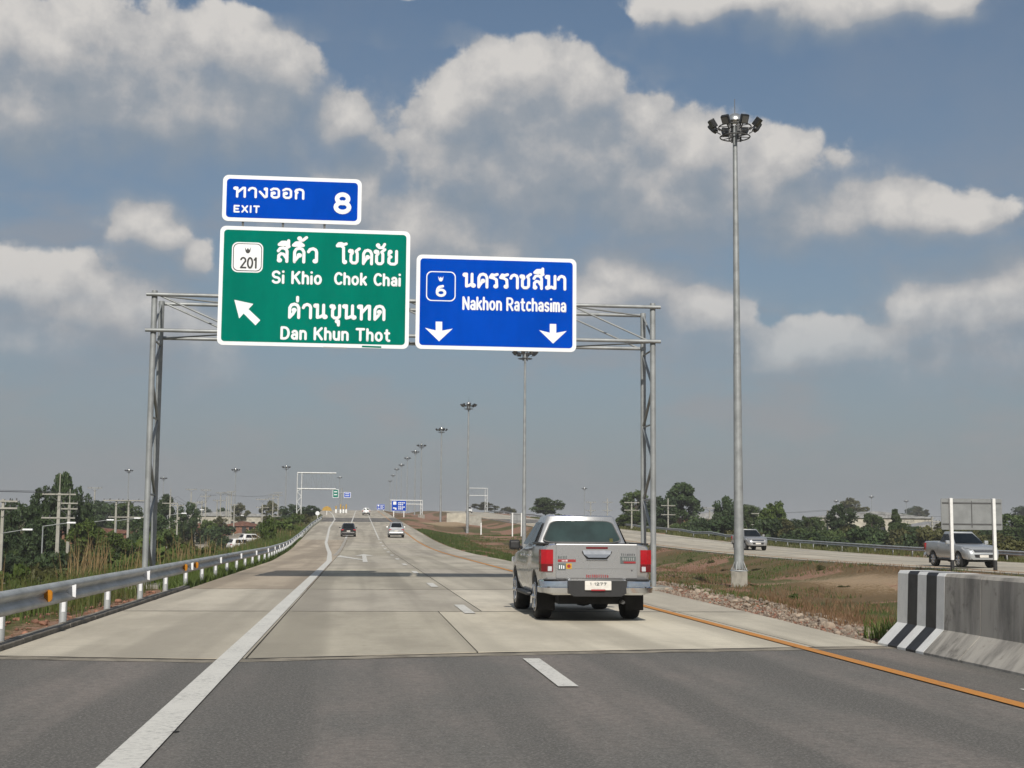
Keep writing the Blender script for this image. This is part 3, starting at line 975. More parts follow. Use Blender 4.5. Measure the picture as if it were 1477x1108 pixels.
G = {
 'E': [[(.55, 1), (0, 1), (0, 0), (.55, 0)], [(0, .5), (.45, .5)]], 'X': [[(0, 1), (.62, 0)], [(0, 0), (.62, 1)]], 'I': [[(0, 0), (0, 1)]],
 'T': [[(0, 1), (.6, 1)], [(.3, 1), (.3, 0)]], 'K': [[(0, 0), (0, 1)], [(.55, 1), (.02, .40)], [(.2, .58), (.58, 0)]],
 'S': [A(.29, .74, .27, .26, 25, 270) + A(.29, .24, .29, .24, 90, -155)], 'C': [A(.32, .5, .32, .5, 48, 312, 14)],
 'D': [[(0, 0), (0, 1), (.25, 1)] + A(.25, .5, .33, .5, 90, -90, 10) + [(0, 0)]], 'N': [[(0, 0), (0, 1), (.55, 0), (.55, 1)]],
 'R': [[(0, 0), (0, 1), (.3, 1)] + A(.3, .74, .25, .26, 90, -90, 8) + [(0, .48)], [(.28, .48), (.56, 0)]],
 'h': [[(0, 0), (0, 1)], [(0, .46)] + A(.21, .46, .21, .24, 160, 0, 8) + [(.42, 0)]], 'n': [[(0, 0), (0, .70)], [(0, .46)] + A(.21, .46, .21, .24, 160, 0, 8) + [(.42, 0)]],
 'u': [[(.42, 0), (.42, .70)], [(0, .70), (0, .24)] + A(.21, .24, .21, .24, 180, 340, 8)], 'i': [[(0, 0), (0, .64)], [(0, 1.0), (0, 1.01)]],
 'o': [A(.24, .35, .24, .35, 0, 360, 16)], 'k': [[(0, 0), (0, 1)], [(.40, .70), (.02, .26)], [(.15, .42), (.42, 0)]],
 'a': [A(.19, .19, .19, .19, 0, 360, 12), [(.40, 0), (.40, .48)] + A(.21, .48, .19, .22, 0, 150, 6)], 't': [[(.14, .95), (.14, .18)] + A(.30, .18, .16, .18, 180, 285, 5), [(0, .68), (.32, .68)]],
 'c': [A(.22, .35, .22, .35, 50, 310, 12)], 's': [A(.18, .52, .17, .18, 25, 270, 8) + A(.18, .17, .18, .17, 90, -155, 8)],
 'm': [[(0, 0), (0, .70)], [(0, .5)] + A(.15, .52, .15, .18, 165, 0, 6) + [(.30, 0)], [(.30, .5)] + A(.45, .52, .15, .18, 165, 0, 6) + [(.60, 0)]],
 '8': [A(.3, .75, .26, .25, 0, 360, 16), A(.3, .26, .31, .27, 0, 360, 16)], '2': [A(.25, .74, .25, .26, 165, -20, 8) + [(0, 0), (.52, 0)]],
 '0': [A(.25, .5, .25, .5, 0, 360, 18)], '1': [[(0, .80), (.16, 1), (.16, 0)]], '6': [[(.42, .98)] + A(.30, .40, .29, .55, 115, 180, 6) + A(.3, .30, .29, .30, 180, 540, 16)],
 '7': [[(0, 1), (.5, 1), (.18, 0)]],
 'ท': [ring(0, .86), [(.10, .92), (.10, 0)], [(.10, .42), (.44, .92), (.54, .92), (.54, 0)]],
 'า': [[(0, .70), (.06, .86), (.2, .94), (.34, .88), (.40, .74), (.40, 0)]],
 'ง': [ring(.34, .86, .06), [(.40, .90), (.40, .08), (.30, .02), (.0, .58)]],
 'อ': [ring(.17, .48, .06), [(.06, .5), (.06, .16), (.16, .03), (.36, .03), (.47, .16), (.47, .74), (.37, .92), (.15, .94), (.02, .80)]],
 'ก': [[(.06, 0), (.06, .52), (.14, .62), (.02, .72), (.08, .88), (.26, .95), (.42, .88), (.48, .72), (.48, 0)]],
 'ส': [ring(.07, .08, .06), [(.03, .1), (.03, .40), (.14, .53), (.28, .50), (.46, .18)], [(.0, .72), (.10, .90), (.26, .94), (.40, .86), (.46, .72), (.46, 0)], [(.34, .88), (.56, 1.04)]],
 'ี': [[(-.52, 1.16), (-.38, 1.32), (-.18, 1.33), (-.03, 1.16), (-.52, 1.16)], [(-.03, 1.16), (-.03, 1.44)], [(-.30, 1.22), (-.2, 1.22)]],
 'ิ': [[(-.56, 1.14), (-.42, 1.31), (-.22, 1.33), (-.04, 1.14), (-.56, 1.14)], [(-.36, 1.21), (-.24, 1.21)]],
 '้': [ring(-.24, 1.62, .05), [(-.20, 1.60), (-.22, 1.50), (-.06, 1.50), (.12, 1.70)]],
 'ค': [[(.06, 0), (.06, .68), (.15, .88), (.31, .94), (.46, .88), (.55, .68), (.55, 0)], ring(.31, .45, .06), [(.06, .04), (.27, .40)]],
 'ว': [[(.0, .72), (.08, .88), (.24, .94), (.38, .86), (.43, .70), (.43, .06)], ring(.36, .08, .06)],
 'โ': [[(.0, 1.20), (.10, 1.34), (.24, 1.36), (.40, 1.28), (.54, 1.34)], [(.0, 1.18), (.22, 1.20), (.38, 1.08), (.40, .08)], ring(.47, .08, .06)],
 'ช': [ring(.06, .84, .06), [(.16, .88), (.20, .74), (.10, .58), (.10, .15), (.20, .03), (.38, .03), (.48, .15), (.48, .70), (.40, .84), (.60, 1.02)]],
 'ั': [ring(-.42, 1.30, .05), [(-.44, 1.24), (-.34, 1.14), (-.14, 1.14), (-.02, 1.38)]],
 'ย': [ring(.12, .86, .06), [(.05, .80), (.05, .62), (.18, .52), (.05, .42), (.05, .13), (.18, .03), (.40, .03), (.51, .13), (.51, .92)]],
 'ด': [[(.06, 0), (.06, .68), (.15, .88), (.31, .94), (.46, .88), (.55, .68), (.55, 0)], ring(.30, .52, .06), [(.08, .03), (.24, .26), (.33, .46)]],
 '่': [[(-.08, 1.16), (-.08, 1.42)]],
 'น': [ring(.03, .86, .06), [(.13, .92), (.13, .04), (.30, .10), (.46, .22), (.46, .92)], ring(.54, .10, .07)],
 'ข': [ring(.06, .84, .06), [(.16, .88), (.20, .74), (.10, .58), (.10, .15), (.20, .03), (.38, .03), (.48, .15), (.48, .92)]],
 'ุ': [ring(-.12, -.20, .05), [(-.05, -.18), (-.05, -.46)]],
 'ร': [[(.0, .74), (.10, .92), (.24, .88), (.42, .95)], [(.0, .72), (.20, .68), (.37, .56), (.40, .06)], ring(.33, .08, .06)],
 'ม': [ring(.04, .86, .06), [(.14, .92), (.14, .06)], ring(.06, .08, .06), [(.14, .06), (.30, .14), (.46, .05), (.52, .05), (.52, .92)]],
}
MARKS = 'ีิ้ัุ่'


def text_mesh(s, x0, x1, z0, h, w, gap=.24, space=.5):
    """strokes of the text fitted between x0 and x1 on baseline z0; h letter height, w stroke width; plane y=0, facing -Y"""
    cur = 0.0; strokes = []; word = []; wi = 0
    for ch in s:
        if ch == ' ': cur += space; wi += 1; continue
        g = G[ch]
        if ch in MARKS:
            dx = cur - gap
            strokes += [[(x + dx, z) for x, z in st] for st in g]; word += [wi] * len(g)
            continue
        strokes += [[(x + cur, z) for x, z in st] for st in g]; word += [wi] * len(g)
        cur += max(x for st in g for x, _ in st) + gap
    tw = cur - gap
    kx = (x1 - x0 - w) / tw
    v, f = [], []; lay = 0; out = []

    def poly(pts):
        nonlocal lay
        d = -.00025 * (lay % 60); lay += 1
        b = len(v)
        v.extend([(x, d, z) for x, z in pts]); f.append(tuple(range(b, b + len(pts))))
    r = w / 2
    for wi, st in zip(word, strokes):
        if wi != len(out):
            out.append(raw(v, f)); v.clear(); f.clear()
        P = [(x0 + r + x * kx, z0 + r + z * (h - w)) for x, z in st]
        for (ax, az), (bx, bz) in zip(P, P[1:]):
            dx, dz = bx - ax, bz - az; L = math.hypot(dx, dz)
            if L < 1e-6: continue
            nx, nz = -dz / L * r, dx / L * r
            poly([(ax + nx, az + nz), (ax - nx, az - nz), (bx - nx, bz - nz), (bx + nx, bz + nz)])
        for (ax, az) in P:
            poly([(ax + r * math.cos(R(30 * i)), az + r * math.sin(R(30 * i))) for i in range(12)])
    return out + [raw(v, f)]


# ------------------------------------------------------------------ sign gantry over the road
GY = 38.15
GXL, GXR = -5.68, 8.12
GT, GB = 7.85, 6.87                                     # upper and lower chord of the front truss
GD = 1.35                                               # depth between front and rear trusses
gan = empty('sign_gantry', ((GXL + GXR) / 2, GY, 0))
tag(gan, 'galvanised steel lattice gantry spanning the near road and carrying the three big signs', 'gantry')
go = Vector(gan.location)


def gt(name, p0, p1, r, n=12):
    return obj(name, tube(Vector(p0) - go, Vector(p1) - go, r, n=n), M['galv'], gan)


for x in (GXL, GXR):
    zb = landf(x, GY) - .3
    for y in (GY, GY + GD):
        c = gt('column', (x, y, zb), (x, y, GT + .12 if y == GY else GT + .05), .080, 16)
        obj('base_plate', box(-.24, .24, -.24, .24, 0, .03), M['galv_dark'], gan, (x - go.x, y - go.y, zb + .33 - go.z))
    z = zb + .7; k = 0
    while z < GB - .5:
        z2 = min(z + 1.05, GB - .05)
        ya, yb = (GY, GY + GD) if k % 2 else (GY + GD, GY)
        gt('leg_brace', (x, ya, z), (x, yb, z2), .042, 8)
        if k % 2: gt('leg_strut', (x, GY, z2), (x, GY + GD, z2), .026, 8)
        z = z2; k += 1
    gt('leg_brace', (x, GY, GB + .05), (x, GY + GD, GT - .02), .03, 8)
    fo = obj('footing', box(-.45, .45, -.5, GD + .5, -.6, .14, .03), M['conc_dark'], gan, (x - go.x, 0, zb + .25 - go.z))
for y, e in ((GY - .115, .20), (GY + GD + .115, .10)):
    for z in (GT, GB):
        gt('chord', (GXL - e, y, z), (GXR + e, y, z), .052)
nb = 6; xs = np.linspace(GXL + .1, GXR - .1, nb + 1)
for i in range(nb):
    a, c = float(xs[i]), float(xs[i + 1])
    up = True
    for y in (GY - .09, GY + GD + .09):
        gt('truss_brace', (a, y, GT if up else GB), (c, y, GB if up else GT), .026, 8)
        if i: gt('truss_post', (a, y, GB), (a, y, GT), .024, 8)
    gt('plan_brace', (a, GY - .05, GT - .02), (c, GY + GD, GT - .02), .024, 8)
    gt('plan_brace', (a, GY + GD, GB - .02), (c, GY, GB - .02), .024, 8)
    if i:
        gt('cross_tube', (a, GY - .1, GT), (a, GY + GD + .1, GT), .026, 8); gt('cross_tube', (a, GY - .1, GB), (a, GY + GD + .1, GB), .026, 8)


# ------------------------------------------------------------------ the three overhead signs
SY = 37.86                                              # front plane of the sign faces


def S(px, py): return on_y(px, py, SY)


def sign(name, tl, tr, bl, face, label, r=.16, border=.105):
    x0, z1 = S(*tl); x1 = S(*tr)[0]; z0 = S(*bl)[1]
    s = empty(name, ((x0 + x1) / 2, SY, z0))
    tag(s, label, 'sign')
    def loc(x, z): return x - s.location.x, z - s.location.z
    a, c = loc(x0, z0); d, e = loc(x1, z1)
    obj('panel', prism(round_rect(a, d, c, e, r), 0, .05), M['sign_white'], s)
    obj('sign_face', prism(round_rect(a + border, d - border, c + border, e - border, r * .6), -.005, -.001), face, s)
    for t in np.linspace(a + .5, d - .5, 4):             # stiffening rails on the back reach the gantry chords
        obj('back_rail', box(t - .04, t + .04, .052, .115, c + .15, e - .15), M['sign_back'], s)
        return s, loc


def words(s, loc, txt, pl, pr, ptop, pbase, mat_=None, w=.078, layer=.007, gap=.24, space=.5, name='lettering'):
    x0, z0 = S(pl, pbase); x1 = S(pr, pbase)[0]; z1 = S(pl, ptop)[1]
    a, c = loc(x0, z0); d, e = loc(x1, z1)
    for me in text_mesh(txt, a, d, c, e - c, w, gap, space): obj(name, me, mat_ or M['sign_white'], s, (0, -layer, 0))


def shape(s, loc, pts, mat_, layer, name):
    P = [loc(*S(*p)) for p in pts]
    return obj(name, raw([(x, 0, z) for x, z in P], [tuple(range(len(P)))]), mat_, s, (0, -layer, 0))


def rrect_px(s, loc, x0, x1, y0, y1, r, mat_, layer, name):
    a, e = loc(*S(x0, y0)); d = loc(*S(x1, y0))[0]; c = loc(*S(x0, y1))[1]
    return obj(name, raw([(x, 0, z) for x, z in round_rect(a, d, c, e, r)], [tuple(range(28))]), mat_, s, (0, -layer, 0))


def crown(s, loc, cx, cy, k, mat_, layer):
    pts = [(-1, -1), (-.45, -.1), (0, -.75), (.45, -.1), (1, -1), (.75, .45), (.35, 1.0), (-.35, 1.0), (-.75, .45)]
    shape(s, loc, [(cx + x * k, cy + y * k) for x, y in pts], mat_, layer, 'crown_emblem')


s1, l1 = sign('exit_sign', (322, 252), (522, 260.5), (321.5, 318.5), M['sign_blue'], 'small blue exit number 8 sign on top of the green sign')
words(s1, l1, 'ทางออก', 337.8, 439, 268, 285.2, w=.064)
words(s1, l1, 'EXIT', 336.8, 374.5, 295.6, 306.6, w=.046, gap=.42)
words(s1, l1, '8', 481.2, 506.6, 277.2, 308.6, w=.125)
s1b = s1
for px in (350, 408, 468):
    x, z = S(px, 322); obj('mounting_bracket', box(-.03, .03, .0, .05, -.12, .12), M['galv_dark'], s1, (x - s1.location.x, .052, -.03))

s2, l2 = sign('direction_sign', (318, 325.5), (592, 334.5), (316, 497.5), M['sign_green'], 'large green exit direction sign with route 201 shield and slanted arrow')
words(s2, l2, 'สีคิ้ว', 398.8, 458.6, 354, 379.2, w=.084)
words(s2, l2, 'โชคชัย', 483.8, 573.8, 356.5, 381.5, w=.080, gap=.2)
words(s2, l2, 'Si Khio', 391.4, 464.2, 390.0, 409.4, w=.068, gap=.30)
words(s2, l2, 'Chok Chai', 481.7, 578, 392.4, 411.2, w=.066, gap=.30)
words(s2, l2, 'ด่านขุนทด', 413.8, 555.8, 435.2, 460.0, w=.082)
words(s2, l2, 'Dan Khun Thot', 404.2, 563, 470.6, 490.0, w=.068, gap=.30, space=.48)
rrect_px(s2, l2, 335, 380, 349, 392.5, .16, M['sign_white'], .007, 'route_shield')
rrect_px(s2, l2, 336.7, 378.2, 350.8, 390.8, .14, M['sign_black'], .009, 'shield_outline')
rrect_px(s2, l2, 337.8, 377.1, 351.9, 389.7, .13, M['sign_white'], .011, 'shield_field')
words(s2, l2, '201', 346, 370.2, 370.6, 387.2, M['sign_black'], w=.046, layer=.014, gap=.22)
crown(s2, l2, 357.6, 361.2, 4.4, M['sign_black'], .013)
shape(s2, l2, [(338, 432.5), (365.5, 438.5), (358.5, 446.0), (375.5, 462.0), (368.5, 469.5), (351.5, 452.5), (345.0, 459.5)], M['sign_white'], .007, 'arrow')
# places where the white border sheet has come off
shape(s2, l2, [(466, 500.2), (500, 501.4), (500, 503.2), (466, 502.0)], M['sign_back'], .004, 'peeled_border')
shape(s2, l2, [(522, 498.6), (550, 499.6), (550, 502.0), (522, 501.0)], M['sign_green'], .004, 'patched_border')

s3, l3 = sign('direction_sign', (601, 367), (831.5, 374), (599.5, 503.0), M['sign_blue'], 'blue motorway direction sign with route 6 shield and two downward arrows')
words(s3, l3, 'นครราชสีมา', 667.5, 816.6, 391.6, 415.6, w=.080, gap=.2)
words(s3, l3, 'Nakhon Ratchasima', 666.8, 816.6, 427.4, 447.2, w=.058, gap=.28, space=.42)
rrect_px(s3, l3, 615, 657.5, 391, 434, .15, M['sign_white'], .007, 'route_shield')
rrect_px(s3, l3, 616.4, 656.1, 392.4, 432.6, .135, M['sign_blue'], .009, 'shield_field')
words(s3, l3, '6', 628.2, 643.6, 410.6, 428.4, w=.074, layer=.011)
crown(s3, l3, 635.8, 402.2, 3.8, M['sign_white'], .011)
for cx, cy in ((633, 464), (797.5, 467.3)):
    shape(s3, l3, [(cx - 4.6, cy), (cx + 4.8, cy + .2), (cx + 4.8, cy + 13.0), (cx + 20, cy + 10.2), (cx + .2, cy + 28.5), (cx - 20, cy + 9.0), (cx - 4.6, cy + 12.7)], M['sign_white'], .007, 'arrow')


# ------------------------------------------------------------------ high-mast floodlight poles
def make_mast(H):
    m = empty('high_mast_light')
    bm = bmesh.new()
    bm_tube(bm, (0, 0, .1), (0, 0, H * .48), .235, .175, 16); bm_tube(bm, (0, 0, H * .48), (0, 0, H), .165, .105, 16)
    obj('pole', bm, M['galv'], m)
    bm = bmesh.new(); bm_lathe(bm, [(.42, 0), (.42, .06), (.26, .06)], 16)
    for i in range(8): bm_tube(bm, (.34 * math.cos(i * .785), .34 * math.sin(i * .785), .05), (.34 * math.cos(i * .785), .34 * math.sin(i * .785), .16), .025, n=6)
    for i in range(8):
        c, s_ = math.cos(i * .785 + .39), math.sin(i * .785 + .39)
        bm_tube(bm, (.36 * c, .36 * s_, .06), (.22 * c, .22 * s_, .45), .02, n=5)
    obj('base_flange', bm, M['galv'], m)
    obj('footing', box(-.38, .38, -.38, .38, -1.6, 0.0, .03), M['conc_dark'], m)
    bm = bmesh.new()
    bm_lathe(bm, [(.01, H + .62), (.20, H + .58), (.36, H + .46), (.42, H + .30), (.42, H + .22)], 24)
    obj('dome', bm, M['dome'], m)
    obj('lightning_rod', tube((0, 0, H + .55), (0, 0, H + 1.35), .016, n=6), M['galv_dark'], m)
    rg = bmesh.new()
    for zz, rr in ((H - .55, .72), (H - .05, .78)):
        n = 24
        for i in range(n):
            a, c = 2 * math.pi * i / n, 2 * math.pi * (i + 1) / n
            bm_tube(rg, (rr * math.cos(a), rr * math.sin(a), zz), (rr * math.cos(c), rr * math.sin(c), zz), .032, n=6)
    for i in range(8):
        a = i * math.pi / 4 + .2
        for zz, rr in ((H - .55, .72), (H - .05, .78)):
            bm_tube(rg, (.12 * math.cos(a), .12 * math.sin(a), zz + .02), (rr * math.cos(a), rr * math.sin(a), zz), .024, n=5)
    for i in range(4):
        a = i * math.pi / 2 + .5
        bm_tube(rg, (.30 * math.cos(a), .30 * math.sin(a), H - .75), (.30 * math.cos(a), .30 * math.sin(a), H + .25), .05, n=6)
    obj('head_frame', rg, M['galv_dark'], m)
    hb = box(-.19, .19, -.10, .13, -.22, .22, .04, 2)
    gm = box(-.15, .15, -.11, -.102, -.16, .16)
    hm = obj('t', hb, M['lamp_black']); hme = hm.data; bpy.data.objects.remove(hm)
    gm = obj('t', gm, M['lamp_glass']); gme = gm.data; bpy.data.objects.remove(gm)
    for i in range(8):
        a = 2 * math.pi * i / 8 + .39
        rr = 1.16
        upper = i % 2 == 0
        f = obj('floodlight', hme, None, m, (rr * math.cos(a), rr * math.sin(a), H + .02))
        f.rotation_euler = (R(32 if upper else 42), 0, a + math.pi / 2)
        obj('floodlight_glass', gme, None, f)
    for i in range(8):
        a = 2 * math.pi * i / 8 + .39
        obj('lamp_arm', tube((.75 * math.cos(a), .75 * math.sin(a), H - .3), (1.12 * math.cos(a), 1.12 * math.sin(a), H - .06), .03, n=5), M['galv_dark'], m)
    return m


ORD = ['nearest', 'second', 'third', 'fourth', 'fifth', 'sixth', 'seventh', 'eighth', 'ninth', 'tenth', 'eleventh']
head_y = [182, 510, 585, 620, 643, 652, 661, 671, 677, 686, 694]
MH = 21.4
mast0 = make_mast(MH)
for i in range(11):
    Y = 64 + 77 * i
    x, z = on_y([1060, 757.5, 676, 637, 608, 594, 585, 576, 570.5, 565, 561][i], head_y[i], Y)
    x = x if i < 5 else 17.4
    o = mast0 if i == 0 else copy_tree(mast0)
    o.location = (x, Y, z - MH)
    o.rotation_euler = (0, 0, R(-15) + .35 * i)
    tag(o, ('nearest and tallest-looking high-mast floodlight pole on a concrete footing in the median' if i == 0 else '%s high-mast floodlight pole of the median row counted from the near end' % ORD[i]), 'light mast', 'high-mast poles along the median')
    gz = landf(x, Y)
    if i > 0 and o.location.z > gz: o.location.z = gz + .05
side = [(186, 679, 440, 'left side, between the tall tree and the gantry leg'), (236, 690, 500, 'left side, just right of the gantry leg'), (340, 678, 430, 'left side, above the far row of poles'),
        (413, 674, 410, 'left side, just left of the far cantilever frame'), (843, 705, 620, 'right side, above the silver pickup'), (1206, 723, 640, 'right side, behind the dark round tree'),
        (1257, 717, 680, 'right side, second from the grey sign back'), (1307, 723, 700, 'right side, next to the grey sign back'), (490, 689, 760, 'over the far crest left of the road')]
for px, py, Y, where in side:
    x, z = on_y(px, py, Y)
    o = copy_tree(mast0); o.location = (x, Y, z - MH); o.rotation_euler = (0, 0, rnd.uniform(0, 3))
    gz = landf(x, Y)
    o.scale = (1, 1, 1)
    if o.location.z > gz: o.scale = (1, 1, (z - gz) / MH); o.location.z = gz
    tag(o, 'distant high-mast floodlight pole, ' + where, 'light mast', 'distant high-mast poles')


# ------------------------------------------------------------------ vehicles (local +Y is forward, origin on the ground under the middle)
def patch(c00, c10, c11, c01, u0, u1, v0, v1, r=.08, off=.004, bulge=0.0):
    """rounded pane lying on the quad c00-c10-c11-c01, lifted by off along its normal"""
    c00, c10, c11, c01 = map(Vector, (c00, c10, c11, c01))
    n = ((c10 - c00).cross(c01 - c00)).normalized()
    P = []
    for u, v in round_rect(u0, u1, v0, v1, min(r, (u1 - u0) * .4, (v1 - v0) * .4), 4):
        p = (c00 * (1 - u) + c10 * u) * (1 - v) + (c01 * (1 - u) + c11 * u) * v
        P.append(p + n * off)
    bm = bmesh.new()
    c = sum(P, Vector()) / len(P) + n * bulge
    vs = [bm.verts.new(p) for p in P]; cv = bm.verts.new(c)
    for i in range(len(vs)): bm.faces.new((vs[i], vs[(i + 1) % len(vs)], cv))
    return bm


def ring_x(y, half):
    """closed ring of a car cross-section from half points (x>=0, bottom to top)"""
    return [(x, y, z) for x, z in half] + [(-x, y, z) for x, z in reversed(half) if x > 1e-6]


def car_ring(y, zb, zt, w, crown=.02, tuck=.06, shoulder=.05):
    h = zt - zb
    return ring_x(y, [(0, zb), (w * .86, zb), (w - tuck, zb + .03 * h / .7), (w - .02, zb + .20 * h), (w, zb + .50 * h), (w - .008, zb + .74 * h), (w - .03, zt - shoulder),
                      (w - .065, zt - .012), (w * .80, zt + crown * .4), (w * .4, zt + crown), (0, zt + crown)])


def wheel(parent, x, y, r, w, spokes=6):
    g = obj('wheel', bm_lathe(bmesh.new(), [(r * .60, -w / 2 + .01), (r * .93, -w / 2), (r * .985, -w / 2 + .03), (r, -w * .22), (r, w * .22), (r * .985, w / 2 - .03), (r * .93, w / 2), (r * .60, w / 2 - .01)], 28, 'X'), M['tyre'], parent, (x, y, r))
    s = 1 if x > 0 else -1
    bm = bm_lathe(bmesh.new(), [(r * .64, s * (w / 2 - .002)), (r * .61, s * (w / 2 - .012)), (r * .56, s * (w / 2 - .05)), (r * .2, s * (w / 2 - .06)), (r * .01, s * (w / 2 - .055))], 28, 'X')
    obj('rim_well', bm, M['galv_dark'], g)
    bm = bmesh.new()
    for i in range(spokes):
        a = 2 * math.pi * i / spokes
        bm_tube(bm, (s * (w / 2 - .025), r * .08 * math.cos(a), r * .08 * math.sin(a)), (s * (w / 2 - .012), r * .58 * math.cos(a), r * .58 * math.sin(a)), .035, .045, 6)
    bm_lathe(bm, [(r * .16, s * (w / 2 - .03)), (r * .13, s * (w / 2 + .004)), (.005, s * (w / 2 + .006))], 14, 'X')
    bm_lathe(bm, [(r * .655, s * (w / 2 - .006)), (r * .645, s * (w / 2 + .006)), (r * .58, s * (w / 2 - .02))], 28, 'X')
    obj('rim', bm, M['rim'], g)
    return g


def tiny_text(parent, txt, x0, x1, z0, h, y, m_, w=.012, name='lettering'):
    for me in text_mesh(txt, x0, x1, z0, h, w, .25): obj(name, me, m_, parent, (0, y, 0))


def make_pickup(name, paint, hero=False, cab_back=-1.02):
    t = empty(name)
    RA, FA, TR, WR = -1.45, 1.635, .775, .385
    st = [(-2.575, .70, 1.285, .885), (-2.52, .56, 1.30, .918), (-2.2, .50, 1.305, .926), (-1.45, .47, 1.305, .928), (cab_back - .02, .44, 1.30, .925), (cab_back + .02, .42, 1.275, .922), (-.2, .40, 1.245, .922),
          (.55, .40, 1.225, .922), (.98, .42, 1.20, .920), (1.3, .44, 1.165, .915), (1.9, .44, 1.12, .912), (2.25, .42, 1.06, .895), (2.48, .40, .95, .84), (2.60, .42, .84, .76), (2.655, .50, .74, .66)]
    body = obj('body', loft([car_ring(*q) for q in st]), paint, t)
    cut = []
    for y in (RA, FA):
        cut.append(bm_tube(bmesh.new(), (-1.2, y, WR + .02), (1.2, y, WR + .02), .455, n=28))
    cut.append(box(-.74, .74, -2.50, cab_back - .09, .72, 1.6))            # cargo bed
    cut.append(box(-1.2, 1.2, cab_back - .022, cab_back - .004, .3, 1.6))   # gap between cab and bed
    boolean(body, cut)
    sharp(body, 32)
    # wheel-house liners and chassis
    bm = bmesh.new()
    bm_box(bm, -.62, .62, -2.40, 2.3, .30, .52)
    bm_box(bm, -.70, .70, -2.52, cab_back - .06, .5, .70)
    for y in (RA, FA): bm_box(bm, -.66, .66, y - .5, y + .5, .44, .92)
    obj('chassis', bm, M['under'], t)
    bm = bmesh.new(); bm_tube(bm, (-.7, RA, WR), (.7, RA, WR), .06, n=10); bm_lathe(bm, [(.02, -.16), (.15, -.10), (.17, 0), (.15, .10), (.02, .16)], 14, 'X', (-.05, RA, WR)); obj('rear_axle', bm, M['under'], t)
    bm = bm_lathe(bmesh.new(), [(.18, .0), (.36, .01), (.37, .12), (.36, .22), (.18, .23)], 24, 'Z', (0.05, -1.98, .30)); obj('spare_wheel', bm, M['tyre'], t)
    obj('exhaust', tube((.42, -1.9, .36), (.46, -2.52, .34), .035, n=10), M['galv_dark'], t)
    for x in (-TR, TR):
        for y in (RA, FA): wheel(t, x, y, WR, .27)
        obj('mudflap', box(x - .16, x + .16, RA - .47, RA - .455, .17, .60, .01), M['under'], t)
    # cab above the belt line
    bl, fl = cab_back + .02, 1.02
    B = [(-.845, bl), (-.80, bl - .02), (0, bl - .03), (.80, bl - .02), (.845, bl), (.87, 0), (.86, .70), (.80, fl - .02), (.40, fl + .10), (0, fl + .13), (-.40, fl + .10), (-.80, fl - .02), (-.86, .70), (-.87, 0)]
    T = [(-.63, bl + .17), (-.57, bl + .13), (0, bl + .12), (.57, bl + .13), (.63, bl + .17), (.655, -.25), (.645, .02), (.59, .14), (.30, .19), (0, .20), (-.30, .19), (-.59, .14), (-.645, .02), (-.655, -.25)]
    T2 = [(x * .88, (y + .35) * .86 - .35) for x, y in T]
    cabm = loft([[(x, y, 1.18) for x, y in B], [(x * .62 + a * .38, y * .62 + b_ * .38, 1.18 + .565 * .38) for (x, y), (a, b_) in zip(B, T)], [(x, y, 1.745) for x, y in T], [(x * .97, (y + .35) * .97 - .35, 1.79) for x, y in T], [(x, y, 1.812) for x, y in T2]])
    sharp(obj('cab', cabm, paint, t), 38)
    zb_, zt_ = 1.285, 1.745
    kb = (zb_ - 1.18) / (1.745 - 1.18)
    def mid(i, k): return Vector((B[i][0] * (1 - k) + T[i][0] * k, B[i][1] * (1 - k) + T[i][1] * k, 1.18 + .565 * k))
    def belt(i): return mid(i, kb) + Vector((0, 0, 0))
    # panes
    bulge = .014
    c = [Vector((-.80, bl - .012 + .0, 1.30)), Vector((.80, bl - .012, 1.30)), Vector((.575, bl + .125, 1.745)), Vector((-.575, bl + .125, 1.745))]
    rw = obj('rear_window', patch(c[0], c[1], c[2], c[3], .045, .955, .07, .90, .13, .022, .004), M['glass_rear'], t)
    rt = obj('window_seal', patch(c[0], c[1], c[2], c[3], .03, .97, .04, .93, .14, .019, .0), M['plastic'], t)
    c = [Vector((.80, fl - .0, 1.21)), Vector((-.80, fl - .0, 1.21)), Vector((-.59, .16, 1.745)), Vector((.59, .16, 1.745))]
    n = 8; bm = bmesh.new(); rowsv = []
    for j in range(2):
        rv = []
        for i in range(n + 1):
            s_ = -1 + 2 * i / n
            x = (.80 if j == 0 else .575) * s_ * .93
            y = (fl + .115 * (1 - s_ * s_) - .03 if j == 0 else .215 - .055 * s_ * s_) + .04
            z = (1.225 if j == 0 else 1.725)
            rv.append(bm.verts.new((x, y, z)))
        rowsv.append(rv)
    for i in range(n): bm.faces.new((rowsv[0][i + 1], rowsv[0][i], rowsv[1][i], rowsv[1][i + 1]))
    obj('windscreen', bm, M['glass'], t)
    for s_ in (-1, 1):
        a0 = Vector((s_ * .858, bl + .06, 1.255)); a1 = Vector((s_ * .872, .86, 1.235)); a2 = Vector((s_ * .655, .04, 1.735)); a3 = Vector((s_ * .65, bl + .22, 1.735))
        q = (a0, a1, a2, a3) if s_ > 0 else (a1, a0, a3, a2)
        def uv(u0, u1): return (u0, u1) if s_ > 0 else (1 - u1, 1 - u0)
        for u0, u1 in ((.06, .42), (.46, .93)):
            w0, w1 = uv(u0, u1)
            obj('side_window', patch(*q, w0, w1, .07, .90, .07, .016, 0), M['glass'], t)
        obj('mirror', box(s_ * .93 if s_ > 0 else -1.13, 1.13 if s_ > 0 else -.93, .62, .78, 1.17, 1.36, .05, 3), M['plastic'] if hero else paint, t)
        obj('mirror_arm', tube((s_ * .88, .72, 1.20), (s_ * .97, .70, 1.24), .03, n=8), M['plastic'], t)
